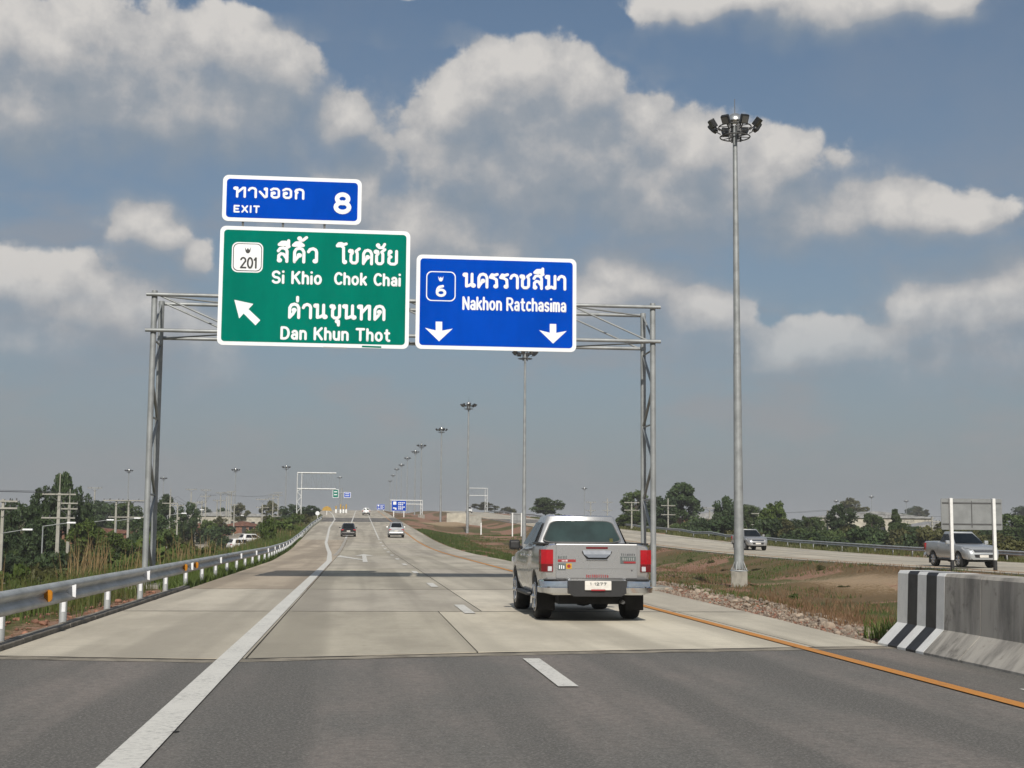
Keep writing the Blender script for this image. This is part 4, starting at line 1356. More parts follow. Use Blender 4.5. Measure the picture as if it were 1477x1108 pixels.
        for y in (-.25, .72):
            obj('door_handle', box(*sorted((s_ * .920, s_ * .945)), y - .40, y - .20, 1.06, 1.10, .012, 2), M['chrome'], t)
        obj('side_step', box(*sorted((s_ * .80, s_ * .965)), -.75, 1.02, .37, .43, .02, 2), M['plastic'], t)
        # headlamp, fog lamp
        obj('headlight', loft([[(s_ * .52, 2.50, .80), (s_ * .52, 2.47, .90), (s_ * .78, 2.36, 1.00), (s_ * .905, 2.08, 1.02), (s_ * .912, 2.08, .92), (s_ * .82, 2.40, .80)],
                               [(s_ * .54, 2.66, .82), (s_ * .54, 2.62, .90), (s_ * .79, 2.47, .985), (s_ * .925, 2.12, 1.00), (s_ * .93, 2.12, .93), (s_ * .83, 2.48, .82)]]), M['clear_lens'], t)
        obj('fog_light', bm_lathe(bmesh.new(), [(.11, .0), (.11, .05), (.07, .055), (.06, .03)], 16, 'Y', (s_ * .70, 2.47, .58)), M['plastic'], t)
        # tail lamp wraps round the corner
        top = [(s_ * .745, -2.592), (s_ * .86, -2.585), (s_ * .925, -2.53), (s_ * .938, -2.36), (s_ * .90, -2.36), (s_ * .76, -2.50)]
        def lamp(z0, z1, m_, grow, nm):
            P = [(x + (s_ * grow if i in (2, 3) else 0), y - (grow if i < 3 else 0)) for i, (x, y) in enumerate(top)]
            o = obj(nm, loft([[(x, y, z0) for x, y in P], [(x, y, z1) for x, y in P]]), m_, t); return o
        lamp(.975, 1.215, M['red_lens'], .016, 'tail_light')
        lamp(.845, .973, M['dark_red'], .012, 'tail_light_base')
        obj('reverse_light', box(*sorted((s_ * .765, s_ * .835)), -2.612, -2.600, .855, .935, .004), M['clear_lens'], t)
        # chrome bumper corners
        P = [(s_ * .44, -2.66), (s_ * .52, -2.735), (s_ * .78, -2.725), (s_ * .91, -2.665), (s_ * .965, -2.54), (s_ * .965, -2.25), (s_ * .90, -2.25), (s_ * .88, -2.5), (s_ * .5, -2.56)]
        rr = []
        for z, k, dz in ((.465, .965, .06), (.50, .995, .0), (.585, 1.0, 0), (.60, .988, 0), (.655, .985, 0), (.69, .98, 0), (.705, .96, 0)):
            rr.append([(x * (k if abs(x) > .6 else 1), y * (1 - (1 - k) * .35), z + (dz if abs(x) > .9 else 0)) for x, y in P])
        sharp(obj('bumper_corner', loft(rr), M['chrome'], t), 30)
        obj('bumper_step', box(*sorted((s_ * .50, s_ * .90)), -2.70, -2.50, .707, .725, .004), M['plastic'], t)
    # middle of the rear bumper
    obj('rear_bumper', prism([(-.50, .50), (-.40, .44), (.40, .44), (.50, .50), (.50, .70), (-.50, .70)], -2.70, -2.48), M['plastic'], t)
    # tailgate with recessed lower band, handle and high-level lamp
    tg = obj('tailgate', box(-.695, .695, -2.60, -2.52, .735, 1.312, .014, 2), paint, t)
    obj('tailgate_crease', prism([(-.695, 0), (.695, 0), (.695, .012), (-.695, .012)], -2.606, -2.598), paint, t, (0, 0, .90))
    obj('brake_light', box(-.185, .185, -2.612, -2.602, 1.232, 1.262, .003), M['dark_red'], t)
    obj('handle_recess', prism([(-.17, 1.052), (.17, 1.052), (.255, 1.165), (.255, 1.19), (-.255, 1.19), (-.255, 1.165)], -2.606, -2.603), M['plastic'], t)
    obj('tailgate_handle', loft([[(-.15, -2.640, 1.085), (.15, -2.640, 1.085), (.15, -2.607, 1.075), (-.15, -2.607, 1.075)], [(-.225, -2.632, 1.14), (.225, -2.632, 1.14), (.225, -2.607, 1.14), (-.225, -2.607, 1.14)], [(-.245, -2.609, 1.205), (.245, -2.609, 1.205), (.245, -2.604, 1.205), (-.245, -2.604, 1.205)]]), M['chrome'], t)
    obj('handle_trim', prism([(-.17, 1.040), (.17, 1.040), (.19, 1.054), (-.19, 1.054)], -2.620, -2.607, 'XZ', .003), M['chrome'], t)
    pl = obj('licence_plate', box(-.225, .225, -2.735, -2.722, .545, .70, .006), M['plate'], t)
    obj('plate_frame', box(-.12, .12, -2.742, -2.736, .535, .560, .002), M['sticker_red'], pl)
    obj('front_plate', box(-.23, .23, 2.672, 2.684, .52, .65, .005), M['plate'], t)
    # nose
    obj('grille', loft([[(-.50, 2.52, .76), (.50, 2.52, .76), (.53, 2.50, .92), (-.53, 2.50, .92)], [(-.48, 2.672, .79), (.48, 2.672, .79), (.51, 2.61, .905), (-.51, 2.61, .905)]]), M['plastic'], t)
    obj('grille_bar', loft([[(-.50, 2.60, .835), (.50, 2.60, .835), (.50, 2.60, .87), (-.50, 2.60, .87)], [(-.49, 2.69, .835), (.49, 2.69, .835), (.49, 2.675, .865), (-.49, 2.675, .865)]]), M['chrome'], t)
    obj('lower_grille', loft([[(-.46, 2.58, .50), (.46, 2.58, .50), (.52, 2.58, .69), (-.52, 2.58, .69)], [(-.44, 2.677, .52), (.44, 2.677, .52), (.50, 2.680, .67), (-.50, 2.680, .67)]]), M['plastic'], t)
    obj('front_bumper', loft([[(-.80, 2.42, .42), (.80, 2.42, .42), (.82, 2.42, .50), (-.82, 2.42, .50)], [(-.60, 2.68, .42), (.60, 2.68, .42), (.62, 2.69, .49), (-.62, 2.69, .49)]]), paint, t)
    if hero:
        # stickers, badges and the number seen on the tailgate
        def st_(nm, x0, x1, z0, z1, m_, y=-2.604): return obj(nm, box(x0, x1, y - .003, y, z0, z1), m_, t)
        st_('sticker', -.665, -.36, 1.010, 1.052, M['sticker_red'])
        st_('sticker', -.665, -.53, .875, .985, M['sticker_grey'])
        st_('sticker', -.525, -.43, .895, .985, M['sticker_yel'])
        obj('sticker_ring', raw([(x, 0, z) for x, z in A(-.478, .940, .03, .03, 0, 352, 14)], [tuple(range(15))]), M['sticker_red'], t, (0, -2.609, 0))
        def bars(x0, x1, z0, z1, n, m_, y, nm):          # print too small to read: a row of short strokes
            rb = random.Random(n)
            for q in range(n):
                xa = x0 + (x1 - x0) * (q + .12) / n; xb = x0 + (x1 - x0) * (q + rb.uniform(.5, .85)) / n
                obj(nm, box(xa, xb, y - .002, y, z0, z0 + (z1 - z0) * rb.uniform(.75, 1)), m_, t)
        bars(-.665, -.50, 1.065, 1.11, 6, M['sticker_grey'], -2.604, 'badge_letter')
        bars(-.65, -.545, .895, .965, 3, M['refl'], -2.608, 'sticker_letter')
        bars(-.60, -.50, 1.018, 1.046, 4, M['refl'], -2.608, 'sticker_letter')
        bars(.41, .665, 1.12, 1.16, 8, M['chrome'], -2.604, 'badge_letter')
        st_('badge_plate', .40, .665, .985, 1.105, M['sticker_grey'])
        bars(.43, .65, 1.04, 1.09, 6, M['dome'], -2.608, 'badge_letter')
        st_('badge_strip', .455, .66, .992, 1.022, M['sticker_red'], -2.6085)
        st_('small_badge', .585, .61, .86, .885, M['chrome'])
        bars(-.185, .20, .752, .805, 12, M['sticker_red'], -2.604, 'sticker_letter')
        tiny_text(t, '1 1277', -.14, .14, .625, .05, -2.7365, M['sticker_grey'], .010)
        st_('window_sticker', .50, .56, 1.335, 1.40, M['grass_olive'], bl - .02)
        obj('bed_liner_edge', box(-.70, .70, -2.535, -2.50, 1.305, 1.325, .006), M['plastic'], t)
        for s_ in (-1, 1): obj('bed_rail_cap', box(*sorted((s_ * .80, s_ * .905)), -2.50, cab_back - .03, 1.300, 1.330, .008), M['plastic'], t)
    return t


def make_car(name, paint, L=4.2, W=1.74, H=1.50, suv=False):
    """hatchback or sport-utility car"""
    t = empty(name)
    w = W / 2; r = .345 if suv else .305; hl = L / 2
    RA, FA = -hl + .80, hl - .86
    zb = .30 if suv else .22; belt = H * .60
    st = [(-hl, zb + .22, belt - .14, w * .84), (-hl + .08, zb + .10, belt - .03, w * .94), (-hl + .3, zb, belt + .02, w * .985), (RA, zb, belt + .03, w), (0, zb, belt, w), (FA - .55, zb, belt - .02, w),
          (FA, zb, belt - .09, w * .99), (hl - .35, zb, belt - .18, w * .94), (hl - .1, zb + .05, belt - .30, w * .84), (hl, zb + .14, belt - .40, w * .70)]
    body = obj('body', loft([car_ring(*q) for q in st]), paint, t)
    boolean(body, [bm_tube(bmesh.new(), (-1.3, y, r + .02), (1.3, y, r + .02), r + .06, n=24) for y in (RA, FA)]); sharp(body, 32)
    obj('chassis', box(-w * .72, w * .72, -hl + .25, hl - .3, zb - .06, zb + .40), M['under'], t)
    for x in (-w + .12, w - .12):
        for y in (RA, FA): wheel(t, x, y, r, .21, 5)
    b0, f0 = -hl + (.12 if suv else .16), FA - .30
    B = [(-w * .80, b0 + .03), (0, b0), (w * .80, b0 + .03), (w * .93, b0 + .4), (w * .94, 0), (w * .92, f0 - .25), (w * .80, f0), (0, f0 + .1), (-w * .80, f0), (-w * .92, f0 - .25), (-w * .94, 0), (-w * .93, b0 + .4)]
    T = [(-w * .60, b0 + .40), (0, b0 + .36), (w * .60, b0 + .40), (w * .70, b0 + .6), (w * .71, -.15), (w * .68, f0 - .98), (w * .58, f0 - .86), (0, f0 - .80), (-w * .58, f0 - .86), (-w * .68, f0 - .98), (-w * .71, -.15), (-w * .70, b0 + .6)]
    zz0, zz1 = belt - .03, H - .07
    cab = loft([[(x, y, zz0) for x, y in B], [(x, y, zz1) for x, y in T], [(x * .9, y * .94, H) for x, y in T]])
    sharp(obj('cabin', cab, paint, t), 38)
    q = [Vector((*B[0], zz0)), Vector((*B[2], zz0)), Vector((*T[2], zz1)), Vector((*T[0], zz1))]
    obj('rear_window', patch(*q, .05, .95, .22, .95, .12, .05, .02), M['glass'], t)
    q = [Vector((*B[6], zz0)), Vector((*B[8], zz0)), Vector((*T[8], zz1)), Vector((*T[6], zz1))]
    obj('windscreen', patch(*q, .05, .95, .10, .95, .1, .07, .03), M['glass'], t)
    for s_ in (-1, 1):
        i0, i1 = (3, 5) if s_ > 0 else (9, 11)
        q = [Vector((*B[i0], zz0)), Vector((*B[i1], zz0)), Vector((*T[i1], zz1)), Vector((*T[i0], zz1))]
        for u0, u1 in ((.04, .47), (.51, .96)):
            obj('side_window', patch(*q, u0, u1, .14, .92, .06, .03, 0), M['glass'], t)
        obj('mirror', box(*sorted((s_ * (w - .01), s_ * (w + .17))), f0 - .35, f0 - .22, belt + .0, belt + .15, .04, 2), paint, t)
        obj('tail_light', box(*sorted((s_ * w * .60, s_ * w * .93)), -hl + .0, -hl + .22, belt - .22, belt - .06, .03, 2), M['red_lens'], t)
        obj('headlight', box(*sorted((s_ * w * .50, s_ * w * .86)), hl - .28, hl - .06, belt - .36, belt - .24, .03, 2), M['clear_lens'], t)
    obj('licence_plate', box(-.20, .20, -hl - .012, -hl + .01, belt - .33, belt - .21), M['plate'], t)
    obj('rear_bumper', box(-w * .86, w * .86, -hl - .03, -hl + .2, zb + .14, zb + .30, .05, 2), paint, t)
    obj('bumper_skirt', box(-w * .80, w * .80, -hl + .0, -hl + .2, zb - .02, zb + .15, .03, 2), M['plastic'], t)
    obj('grille', box(-w * .5, w * .5, hl - .12, hl + .012, zb + .12, zb + .34, .03, 2), M['plastic'], t)
    return t


hil = make_pickup('pickup_truck', M['paint_silver'], hero=True)
hil.location = (3.98, 25.85, 0)
tag(hil, 'silver pickup truck seen from behind in the right lane just ahead', 'pickup truck')
isu = make_pickup('pickup_truck', M['paint_silver2'], cab_back=-.80)
fx, fy = on_z(1407, 819, -.1)
isu.location = (fx, fy + 1.635, float(zo(fy)) + .0); isu.rotation_euler = (0, 0, R(180))
tag(isu, 'pale silver pickup truck coming the other way behind the grey sign back', 'pickup truck')
is2 = make_pickup('pickup_truck', M['paint_grey'])
fx, fy = on_z(1089, 796, float(zo(105)))
is2.location = (fx, fy + 1.635, float(zo(fy))); is2.rotation_euler = (0, 0, R(180))
tag(is2, 'oncoming grey pickup truck beside the nearest high mast', 'pickup truck')
wp = make_pickup('pickup_truck', M['paint_white'])
wp.location = (1.5, 352, float(zr(352)) + .01); wp.rotation_euler = (R(1.37), 0, 0)
tag(wp, 'tiny white pickup truck driving away near the crest of our road', 'pickup truck')
bc = make_car('car', M['paint_black'], 4.1, 1.72, 1.50)
bc.location = (-1.32, 160, float(zr(160)) + .018); bc.rotation_euler = (R(1.2), 0, R(1.5))
tag(bc, 'black hatchback seen from behind crossing the dashed line to the exit lane', 'car')
sv = make_car('car', M['paint_silver2'], 4.4, 1.80, 1.68, True)
sv.location = (4.05, 158, float(zr(158)) + .018); sv.rotation_euler = (R(1.2), 0, 0)
tag(sv, 'silver sport utility car seen from behind in the right lane far ahead', 'car')
for (px, py, Y, p, lab, suv) in ((352, 764, 190, 'paint_white', 'white car parked on low ground left of the guardrail, left of two', True), (366, 763, 197, 'paint_white', 'white car parked on low ground left of the guardrail, right of two', False)):
    x = on_y(px, py, Y)[0]
    o = make_car('parked_car', M[p], 4.3, 1.75, 1.62 if suv else 1.5, suv)
    o.location = (x, Y, landf(x, Y) + .02); o.rotation_euler = (0, 0, R(-62))
    tag(o, lab, 'car')
x = on_y(676, 740, 420)[0]
o = make_car('car', M['paint_white'], 4.6, 1.85, 1.95, True); o.location = (33.5, 430, float(zo(430)) + .02); o.rotation_euler = (R(-1.3), 0, R(180))
tag(o, 'far white van coming down the opposite carriageway', 'van')


# ------------------------------------------------------------------ roadside sign boards, far frames, posts
def two_post_sign(name, x0, x1, Y, z_bot, z_top, base, face_mat, label, back=True, post_w=.13, black_foot=True, tilt=0.0):
    """board on two square concrete posts; back=True shows the bare back to the camera"""
    cx = (x0 + x1) / 2; w = x1 - x0
    s = empty(name, (cx, Y, base)); tag(s, label, 'sign')
    yb = .10 if back else -.10
    obj('board', prism(round_rect(-w / 2, w / 2, z_bot - base, z_top - base, .06), yb - .015, yb + .015), M['sign_back'] if back else M['sign_white'], s)
    obj('board_face', prism(round_rect(-w / 2 + .04, w / 2 - .04, z_bot - base + .04, z_top - base - .04, .05), (.117 if back else -.121), (.121 if back else -.117)), face_mat, s)
    for z in (.18, .86):
        zz = (z_bot + (z_top - z_bot) * z) - base
        obj('back_rail', box(-w / 2 + .05, w / 2 - .05, .060 if back else -.083, .083 if back else -.062, zz - .03, zz + .03), M['galv_dark'], s)
    if back: obj('joint_rail', box(-.02, .02, .068, .083, z_bot - base + .1, z_top - base - .1), M['galv_dark'], s)
    for x in (-w * .35, w * .35):
        p = obj('post', box(x - post_w / 2, x + post_w / 2, -post_w / 2, post_w / 2, .36 if black_foot else -1.2, z_top - base + .02, .012), M['white'], s)
        if black_foot: obj('post_foot', box(x - post_w / 2, x + post_w / 2, -post_w / 2, post_w / 2, -1.2, .359, .012), M['black'], s)
    return s


Yb = 62.0
xa, zt_ = on_y(1358, 719, Yb); xb = on_y(1446, 722, Yb)[0]; zb_ = on_y(1358, 764, Yb)[1]
two_post_sign('sign_board', xa, xb, Yb, zb_, zt_, .02, M['sign_blue_dark'], 'bare grey back of a sign board on two white posts behind the parapet', post_w=.145)
Yb = 200.0
xa, zt_ = on_y(736.5, 740, Yb); xb = on_y(755, 740, Yb)[0]; zb_ = on_y(737, 754, Yb)[1]
two_post_sign('sign_board', xa, xb, Yb, zb_, zt_, landf((xa + xb) / 2, Yb) + .1, M['sign_blue_dark'], 'small far sign back on two white posts left of the silver pickup', post_w=.16, black_foot=False)
o = empty('marker_post', (*[on_y(694, 750, 210)[0], 210], landf(on_y(694, 750, 210)[0], 210)))
obj('post', box(-.09, .09, -.06, .06, -.6, 2.0, .02), M['white'], o); obj('cap', box(-.12, .12, -.08, .08, 1.95, 2.1, .03), M['conc_pole'], o)
tag(o, 'slim white marker post in the median between third mast and sign back', 'post')


def front_sign(px0, px1, py0, py1, Y, face, label, green=False):
    xa, zt_ = on_y(px0, py0, Y); xb = on_y(px1, py0, Y)[0]; zb_ = on_y(px0, py1, Y)[1]
    g = landf((xa + xb) / 2, Y)
    s = two_post_sign('direction_sign', xa, xb, Y, zb_, zt_, g, face, label, back=False, post_w=.20, black_foot=False)
    w, h = xb - xa, zt_ - zb_
    obj('arrow', raw([(x * w, 0, z * h + zb_ - g) for x, z in ((-.40, .22), (-.28, .22), (-.28, .12), (-.16, .12), (-.16, .30), (-.40, .34))], [(0, 1, 2, 3, 4, 5)]), M['sign_white'], s, (0, -.124, 0))
    obj('route_shield', raw([(x, 0, z) for x, z in round_rect(-w * .40, -w * .18, zb_ - g + h * .6, zb_ - g + h * .9, .1)], [tuple(range(28))]), M['sign_white'], s, (0, -.124, 0))
    for k, z in enumerate((.78, .60, .38, .20)):
        for q in range(4 - k % 2):
            x = -.05 + q * .12
            obj('lettering', box(x * w, (x + .09) * w, -.126, -.124, zb_ - g + (z - .05) * h, zb_ - g + (z + .05) * h), M['sign_white'], s)
    return s


front_sign(565, 586, 722, 737, 330, M['sign_blue_dark'], 'blue direction sign on white posts at the right roadside far ahead')
front_sign(543.5, 555, 727.5, 735, 520, M['sign_blue_dark'], 'smallest blue sign at the right roadside near the crest')


def cantilever(name, x, Y, base, zlo, zhi, reach, label, boxy=.8):
    """white lattice column with a two-chord arm reaching sideways"""
    g = empty(name, (x, Y, base)); tag(g, label, 'gantry')
    h = zhi - base
    lo = zlo - base
    obj('pedestal', box(-.9, .9, -.7, .7, -1.2, 1.0, .08), M['conc_dark'], g)
    for sx in (-boxy / 2, boxy / 2):
        for sy in (-boxy / 2, boxy / 2):
            obj('column', tube((sx, sy, 1.0), (sx, sy, h), .085, n=8), M['white_steel'], g)
    k = 0; z = 1.1
    while z < lo:
        z2 = min(z + .95, lo)
        a = boxy / 2 * (1 if k % 2 else -1)
        for sy in (-boxy / 2, boxy / 2): obj('lattice_bar', tube((a, sy, z), (-a, sy, z2), .055, n=6), M['white_steel'], g)
        for sx in (-boxy / 2, boxy / 2): obj('lattice_bar', tube((sx, a, z), (sx, -a, z2), .055, n=6), M['white_steel'], g)
        z = z2; k += 1
    s = 1 if reach > 0 else -1
    for zz in (lo, h):
        for sy in (-boxy / 2, boxy / 2): obj('arm', tube((-s * boxy / 2, sy, zz), (reach, sy, zz), .11, n=8), M['white_steel'], g)
    n = 7
    for i in range(n):
        a, c = s * boxy / 2 + (reach - s * boxy / 2) * i / n, s * boxy / 2 + (reach - s * boxy / 2) * (i + 1) / n
        obj('arm_brace', tube((a, -boxy / 2, lo if i % 2 else h), (c, -boxy / 2, h if i % 2 else lo), .022, n=5), M['galv'], g)
        obj('hanger', tube((c, -boxy / 2 - .05, lo), (c, -boxy / 2 - .05, h), .022, n=5), M['galv'], g)
    return g


Yc = 256.0
x, zh = on_y(432.5, 682, Yc); zl = on_y(432.5, 705, Yc)[1]; zg = on_y(432, 763, Yc)[1]
cantilever('cantilever_gantry', x, Yc, zg, zl, zh, on_y(485, 684, Yc)[0] - x, 'empty white cantilever sign frame beside the left guardrail far ahead')
Yc = 470.0
x, zh = on_y(701.5, 704.5, Yc); zl = on_y(701, 715, Yc)[1]; zg = on_y(701, 743, Yc)[1]
cantilever('cantilever_gantry', x, Yc, zg, zl, zh, on_y(677, 704, Yc)[0] - x, 'empty white cantilever sign frame over the opposite carriageway')
Yc = 365.0
x, zh = on_y(608, 722, Yc); zl = on_y(608, 727.5, Yc)[1]; zg = on_y(608, 748, Yc)[1]
cantilever('cantilever_gantry', x, Yc, zg, zl, zh, on_y(563, 722, Yc)[0] - x, 'low white frame behind the far blue roadside sign', .5)

# gore at the far exit: sign column, coloured boards, crash posts
Yg = 400.0
x = on_y(492, 740, Yg)[0]; gz = float(zr(Yg))
gp = empty('gore_sign', (x, Yg, gz)); tag(gp, 'green exit board and pale blue board on one column at the far exit gore', 'sign')
obj('column', tube((0, 0, -.6), (0, 0, on_y(492, 704, Yg)[1] - gz), .20, n=10), M['galv'], gp)
for p0, p1, q0, q1, m_, nm in ((480, 488.5, 706, 718, 'sign_green', 'green_board'), (496, 506, 710, 718, 'sign_blue', 'blue_board')):
    xa, zt_ = on_y(p0, q0, Yg); xb = on_y(p1, q0, Yg)[0]; zb_ = on_y(p0, q1, Yg)[1]
    b_ = obj(nm, prism(round_rect(xa - x, xb - x, zb_ - gz, zt_ - gz, .1), -.32, -.27), M['sign_white'], gp)
    obj('board_face', prism(round_rect(xa - x + .12, xb - x - .12, zb_ - gz + .12, zt_ - gz - .12, .08), -.326, -.321), M[m_], b_)
    for k in range(2): obj('lettering', box(xa - x + .4, xb - x - .4, -.331, -.327, zb_ - gz + (zt_ - zb_) * (.3 + .35 * k), zb_ - gz + (zt_ - zb_) * (.42 + .35 * k)), M['sign_white'], b_)
obj('arm', tube((-1.6, -.2, on_y(484, 711, Yg)[1] - gz), (2.2, -.2, on_y(484, 711, Yg)[1] - gz), .09, n=8), M['galv'], gp)
for i, px in enumerate((484.5, 491, 495, 499)):
    x = on_y(px, 742, 392)[0]
    b_ = empty('bollard', (x, 392 + i * 1.2, float(zr(392 + i))))
    tag(b_, 'white and yellow crash post at the far exit gore', 'bollard', 'crash posts at the far exit gore')
    obj('body', bm_lathe(bmesh.new(), [(.28, -.2), (.28, .95), (.22, 1.05)], 12), M['white'], b_); obj('top_band', bm_lathe(bmesh.new(), [(.20, 1.05), (.20, 1.9 + .5 * (i % 2)), (.12, 2.0 + .5 * (i % 2))], 12), M['yellow'], b_)
Yw = 350.0
x, z = on_y(471.5, 734, Yw); gz = landf(x, Yw)
w_ = empty('warning_sign', (x, Yw, gz)); tag(w_, 'yellow warning board on a post at the left roadside near the far exit', 'sign')
obj('post', box(-.08, .08, -.06, .06, -.6, z - gz, .01), M['white'], w_)
obj('board', prism([(-1.25, z - gz - .45), (1.25, z - gz - .45), (.9, z - gz + .3), (.2, z - gz + .65), (-.2, z - gz + .65), (-.9, z - gz + .3)], -.12, -.08), M['yellow'], w_)
Yw = 285.0
x, z = on_y(458, 740.5, Yw); gz = landf(x, Yw)
w_ = empty('round_sign', (x, Yw, gz)); tag(w_, 'small round white sign on a post at the end of the left guardrail', 'sign')
obj('post', tube((0, 0, -.6), (0, 0, z - gz), .05, n=8), M['white'], w_)
obj('disc', bm_lathe(bmesh.new(), [(.42, -.10), (.42, -.07)], 20, 'Y', (0, 0, z - gz)), M['sign_white'], w_)
# culvert headwall of the works in the median
x, z = on_y(664, 756, 262)
cv = empty('culvert_headwall', (x, 262, landf(x, 262))); tag(cv, 'pale concrete culvert headwall with a dark opening in the far median', 'culvert')
hw = obj('headwall', box(-2.6, 1.2, -.2, .2, -.8, 1.7, .04), M['wall_cream'], cv); boolean(hw, [box(-.4, .7, -1, 1, -.1, 1.0)])
obj('wing_wall', box(1.2, 4.0, -.15, .15, -.8, 1.2, .04), M['conc_pole'], cv)
obj('barrel', box(-.45, .75, .21, 3.0, -.15, 1.05), M['under'], cv)


# ------------------------------------------------------------------ electricity poles, street lamps, wires
def power_pole(x, Y, z0, ztop, ext, arms, label, group, lamp=False, w=.24, armlen=2.3):
    p = empty('power_pole', (x, Y, z0)); tag(p, label, 'power pole', group)
    h = ztop - z0
    bm = bmesh.new(); a, c = w / 2, w * .36
    obj('pole', loft([[(-a, -a, -.6), (a, -a, -.6), (a, a, -.6), (-a, a, -.6)], [(-c, -c, h), (c, -c, h), (c, c, h), (-c, c, h)]]), M['conc_pole'], p)
    if ext: obj('top_extension', tube((0, 0, h - .3), (0, 0, h + ext), .055, .04, 8), M['conc_pole'], p)
    for zz in arms:
        obj('crossarm', box(-armlen / 2, armlen / 2, -.18, -.07, zz - z0 - .07, zz - z0 + .05, .01), M['conc_pole'], p)
        for s_ in (-1, 1): obj('arm_stay', tube((s_ * .75, -.12, zz - z0 - .05), (0, -.12, zz - z0 - .65), .022, n=5), M['galv_dark'], p)
        for q in (-.92, -.5, .5, .92):
            obj('insulator', bm_lathe(bmesh.new(), [(.045, 0), (.06, .05), (.03, .09), (.05, .13), (.02, .17)], 8, 'Z', (q * armlen / 2, -.125, zz - z0 + .05)), M['galv_dark'], p)
    if lamp:
        obj('lamp_arm', tube((0, -.1, h * .62), (1.5, -.1, h * .62 + .25), .03, n=6), M['galv'], p)
        obj('lamp_head', box(1.4, 2.1, -.22, .02, h * .62 + .20, h * .62 + .33, .05, 2), M['refl'], p)
    return p


LPOLES = []
def lpole(pxb, pyt, Y, ext_py, arm_pys, label, lamp=False, armlen=2.3, w=.26, grp='concrete power poles on the low ground to the left'):
    x, zt = on_y(pxb, pyt, Y); z0 = landf(x, Y)
    ext = (on_y(pxb, ext_py, Y)[1] - zt) if ext_py else 0
    arms = [on_y(pxb, a, Y)[1] for a in arm_pys]
    power_pole(x, Y, z0, zt, ext, arms, label, grp, lamp, w, armlen)
    LPOLES.append((x, Y, zt))


lpole(5, 720, 100, None, [723, 733], 'concrete power pole with a lamp arm at the left edge of the picture', True, 2.0)
lpole(86, 711, 118, 683, [713, 747], 'tall concrete power pole with two crossarms before the tall dark tree', False, 2.7, .32)
lpole(100.5, 725, 128, 705, [726, 734], 'concrete power pole just right of the tall two-armed pole', False, 1.5, .3)
lpole(168, 722, 165, None, [722], 'power pole left of a pair, near the left gantry leg', False, 3.0)
lpole(186, 723, 160, None, [722, 746], 'power pole right of a pair, near the left gantry leg', False, 4.4)
lpole(246, 716, 200, 705, [726], 'first power pole to the right of the left gantry leg', False, 2.2)
lpole(256.5, 727, 225, None, [729], 'second power pole to the right of the left gantry leg', False, 2.0)
lpole(283, 727, 250, None, [725.5, 743.5], 'power pole with two wide crossarms among the leftmost weeds past the leg', False, 2.4)
lpole(291.5, 722, 290, None, [724], 'pole beside the two-armed pole right of the gantry leg', False, 2.0)
lpole(297, 712, 300, 705, [707, 716], 'tall far pole right of the two-armed pole', False, 2.2)
lpole(313.5, 721, 330, None, [722], 'thin far power pole before the brown roofs', False, 2.0)
lpole(318.5, 712, 345, None, [711, 722], 'far power pole touching the brown roofs', False, 2.4)
lpole(327, 717, 360, None, [711], 'leftmost pole of the close far cluster', False, 2.4)
lpole(330.5, 713, 372, None, [711], 'second pole of the close far cluster', False, 2.4)
lpole(334, 710, 384, None, [709, 714], 'tallest pole of the close far cluster', False, 2.4)
lpole(338, 729, 300, None, [728], 'shortest pole of the close far cluster', True, 1.8)
lpole(378.5, 727, 290, None, [720.5, 732], 'lone two-armed pole above the parked white cars', False, 2.6)
lpole(394, 714, 400, None, [714, 719], 'left pole of the pair before the far cantilever frame', False, 2.6)
lpole(401.5, 712, 415, None, [711, 715], 'right pole of the pair before the far cantilever frame', False, 2.6)
lpole(137, 706, 260, None, [704], 'far pole between the tall dark tree and the gantry leg', False, 2.6)
lpole(276, 709, 330, None, [706], 'far pole above the dark bush right of the gantry leg', False, 2.6)


def street_lamp(px, py, Y, label):
    x, z = on_y(px, py, Y); z0 = landf(x - 2.2, Y)
    p = empty('street_lamp', (x - 2.2, Y, z0)); tag(p, label, 'street lamp', 'street lamps along the frontage road')
    h = z - z0 - .3
    obj('pole', tube((0, 0, -.5), (0, 0, h), .07, .05, 8), M['galv'], p)
    obj('arm', tube((0, 0, h), (1.9, 0, h + .28), .035, n=6), M['galv'], p)
    obj('lamp_head', box(1.8, 2.5, -.12, .12, h + .22, h + .36, .05, 2), M['refl'], p)


street_lamp(104, 754, 112, 'street lamp with its head right of the tall two-armed pole')
street_lamp(160, 750, 135, 'street lamp with its head left of the paired power poles')
street_lamp(199, 747.5, 150, 'street lamp partly behind the left gantry leg')
street_lamp(266, 740.5, 190, 'street lamp right of the left gantry leg by the dark bush')
street_lamp(292, 735.5, 235, 'street lamp before the far row of poles')

RP = [(911, 724, 215, [725, 736], 'power pole behind the right gantry leg, left of it'), (963.5, 719, 225, [729.5, 742.5], 'two-armed power pole just right of the right gantry leg'), (1023.5, 735, 235, [733, 748.5], 'power pole left of the nearest high mast'),
      (1094, 740, 215, [741, 757], 'power pole above the oncoming grey pickup'), (1193.5, 736, 205, [750.5, 771], 'power pole in front of the dark round tree'), (1309, 752, 240, [752], 'thin pole left of the grey sign back'),
      (1344, 745, 200, [752, 772], 'double power pole behind the pale silver pickup'), (852, 724, 330, [724.5, 736.5], 'left of two far poles above the silver pickup roof'), (876, 719, 330, [724.5, 736.5], 'right of two far poles above the silver pickup roof')]
RPP = []
for px, pt, Y, arms, lab in RP:
    x, zt = on_y(px, pt, Y); z0 = landf(x, Y)
    power_pole(x, Y, z0, zt, .0, [on_y(px, a, Y)[1] for a in arms], lab, 'concrete power poles on the right', False, .24, 2.4)
    RPP.append((x, Y, zt))


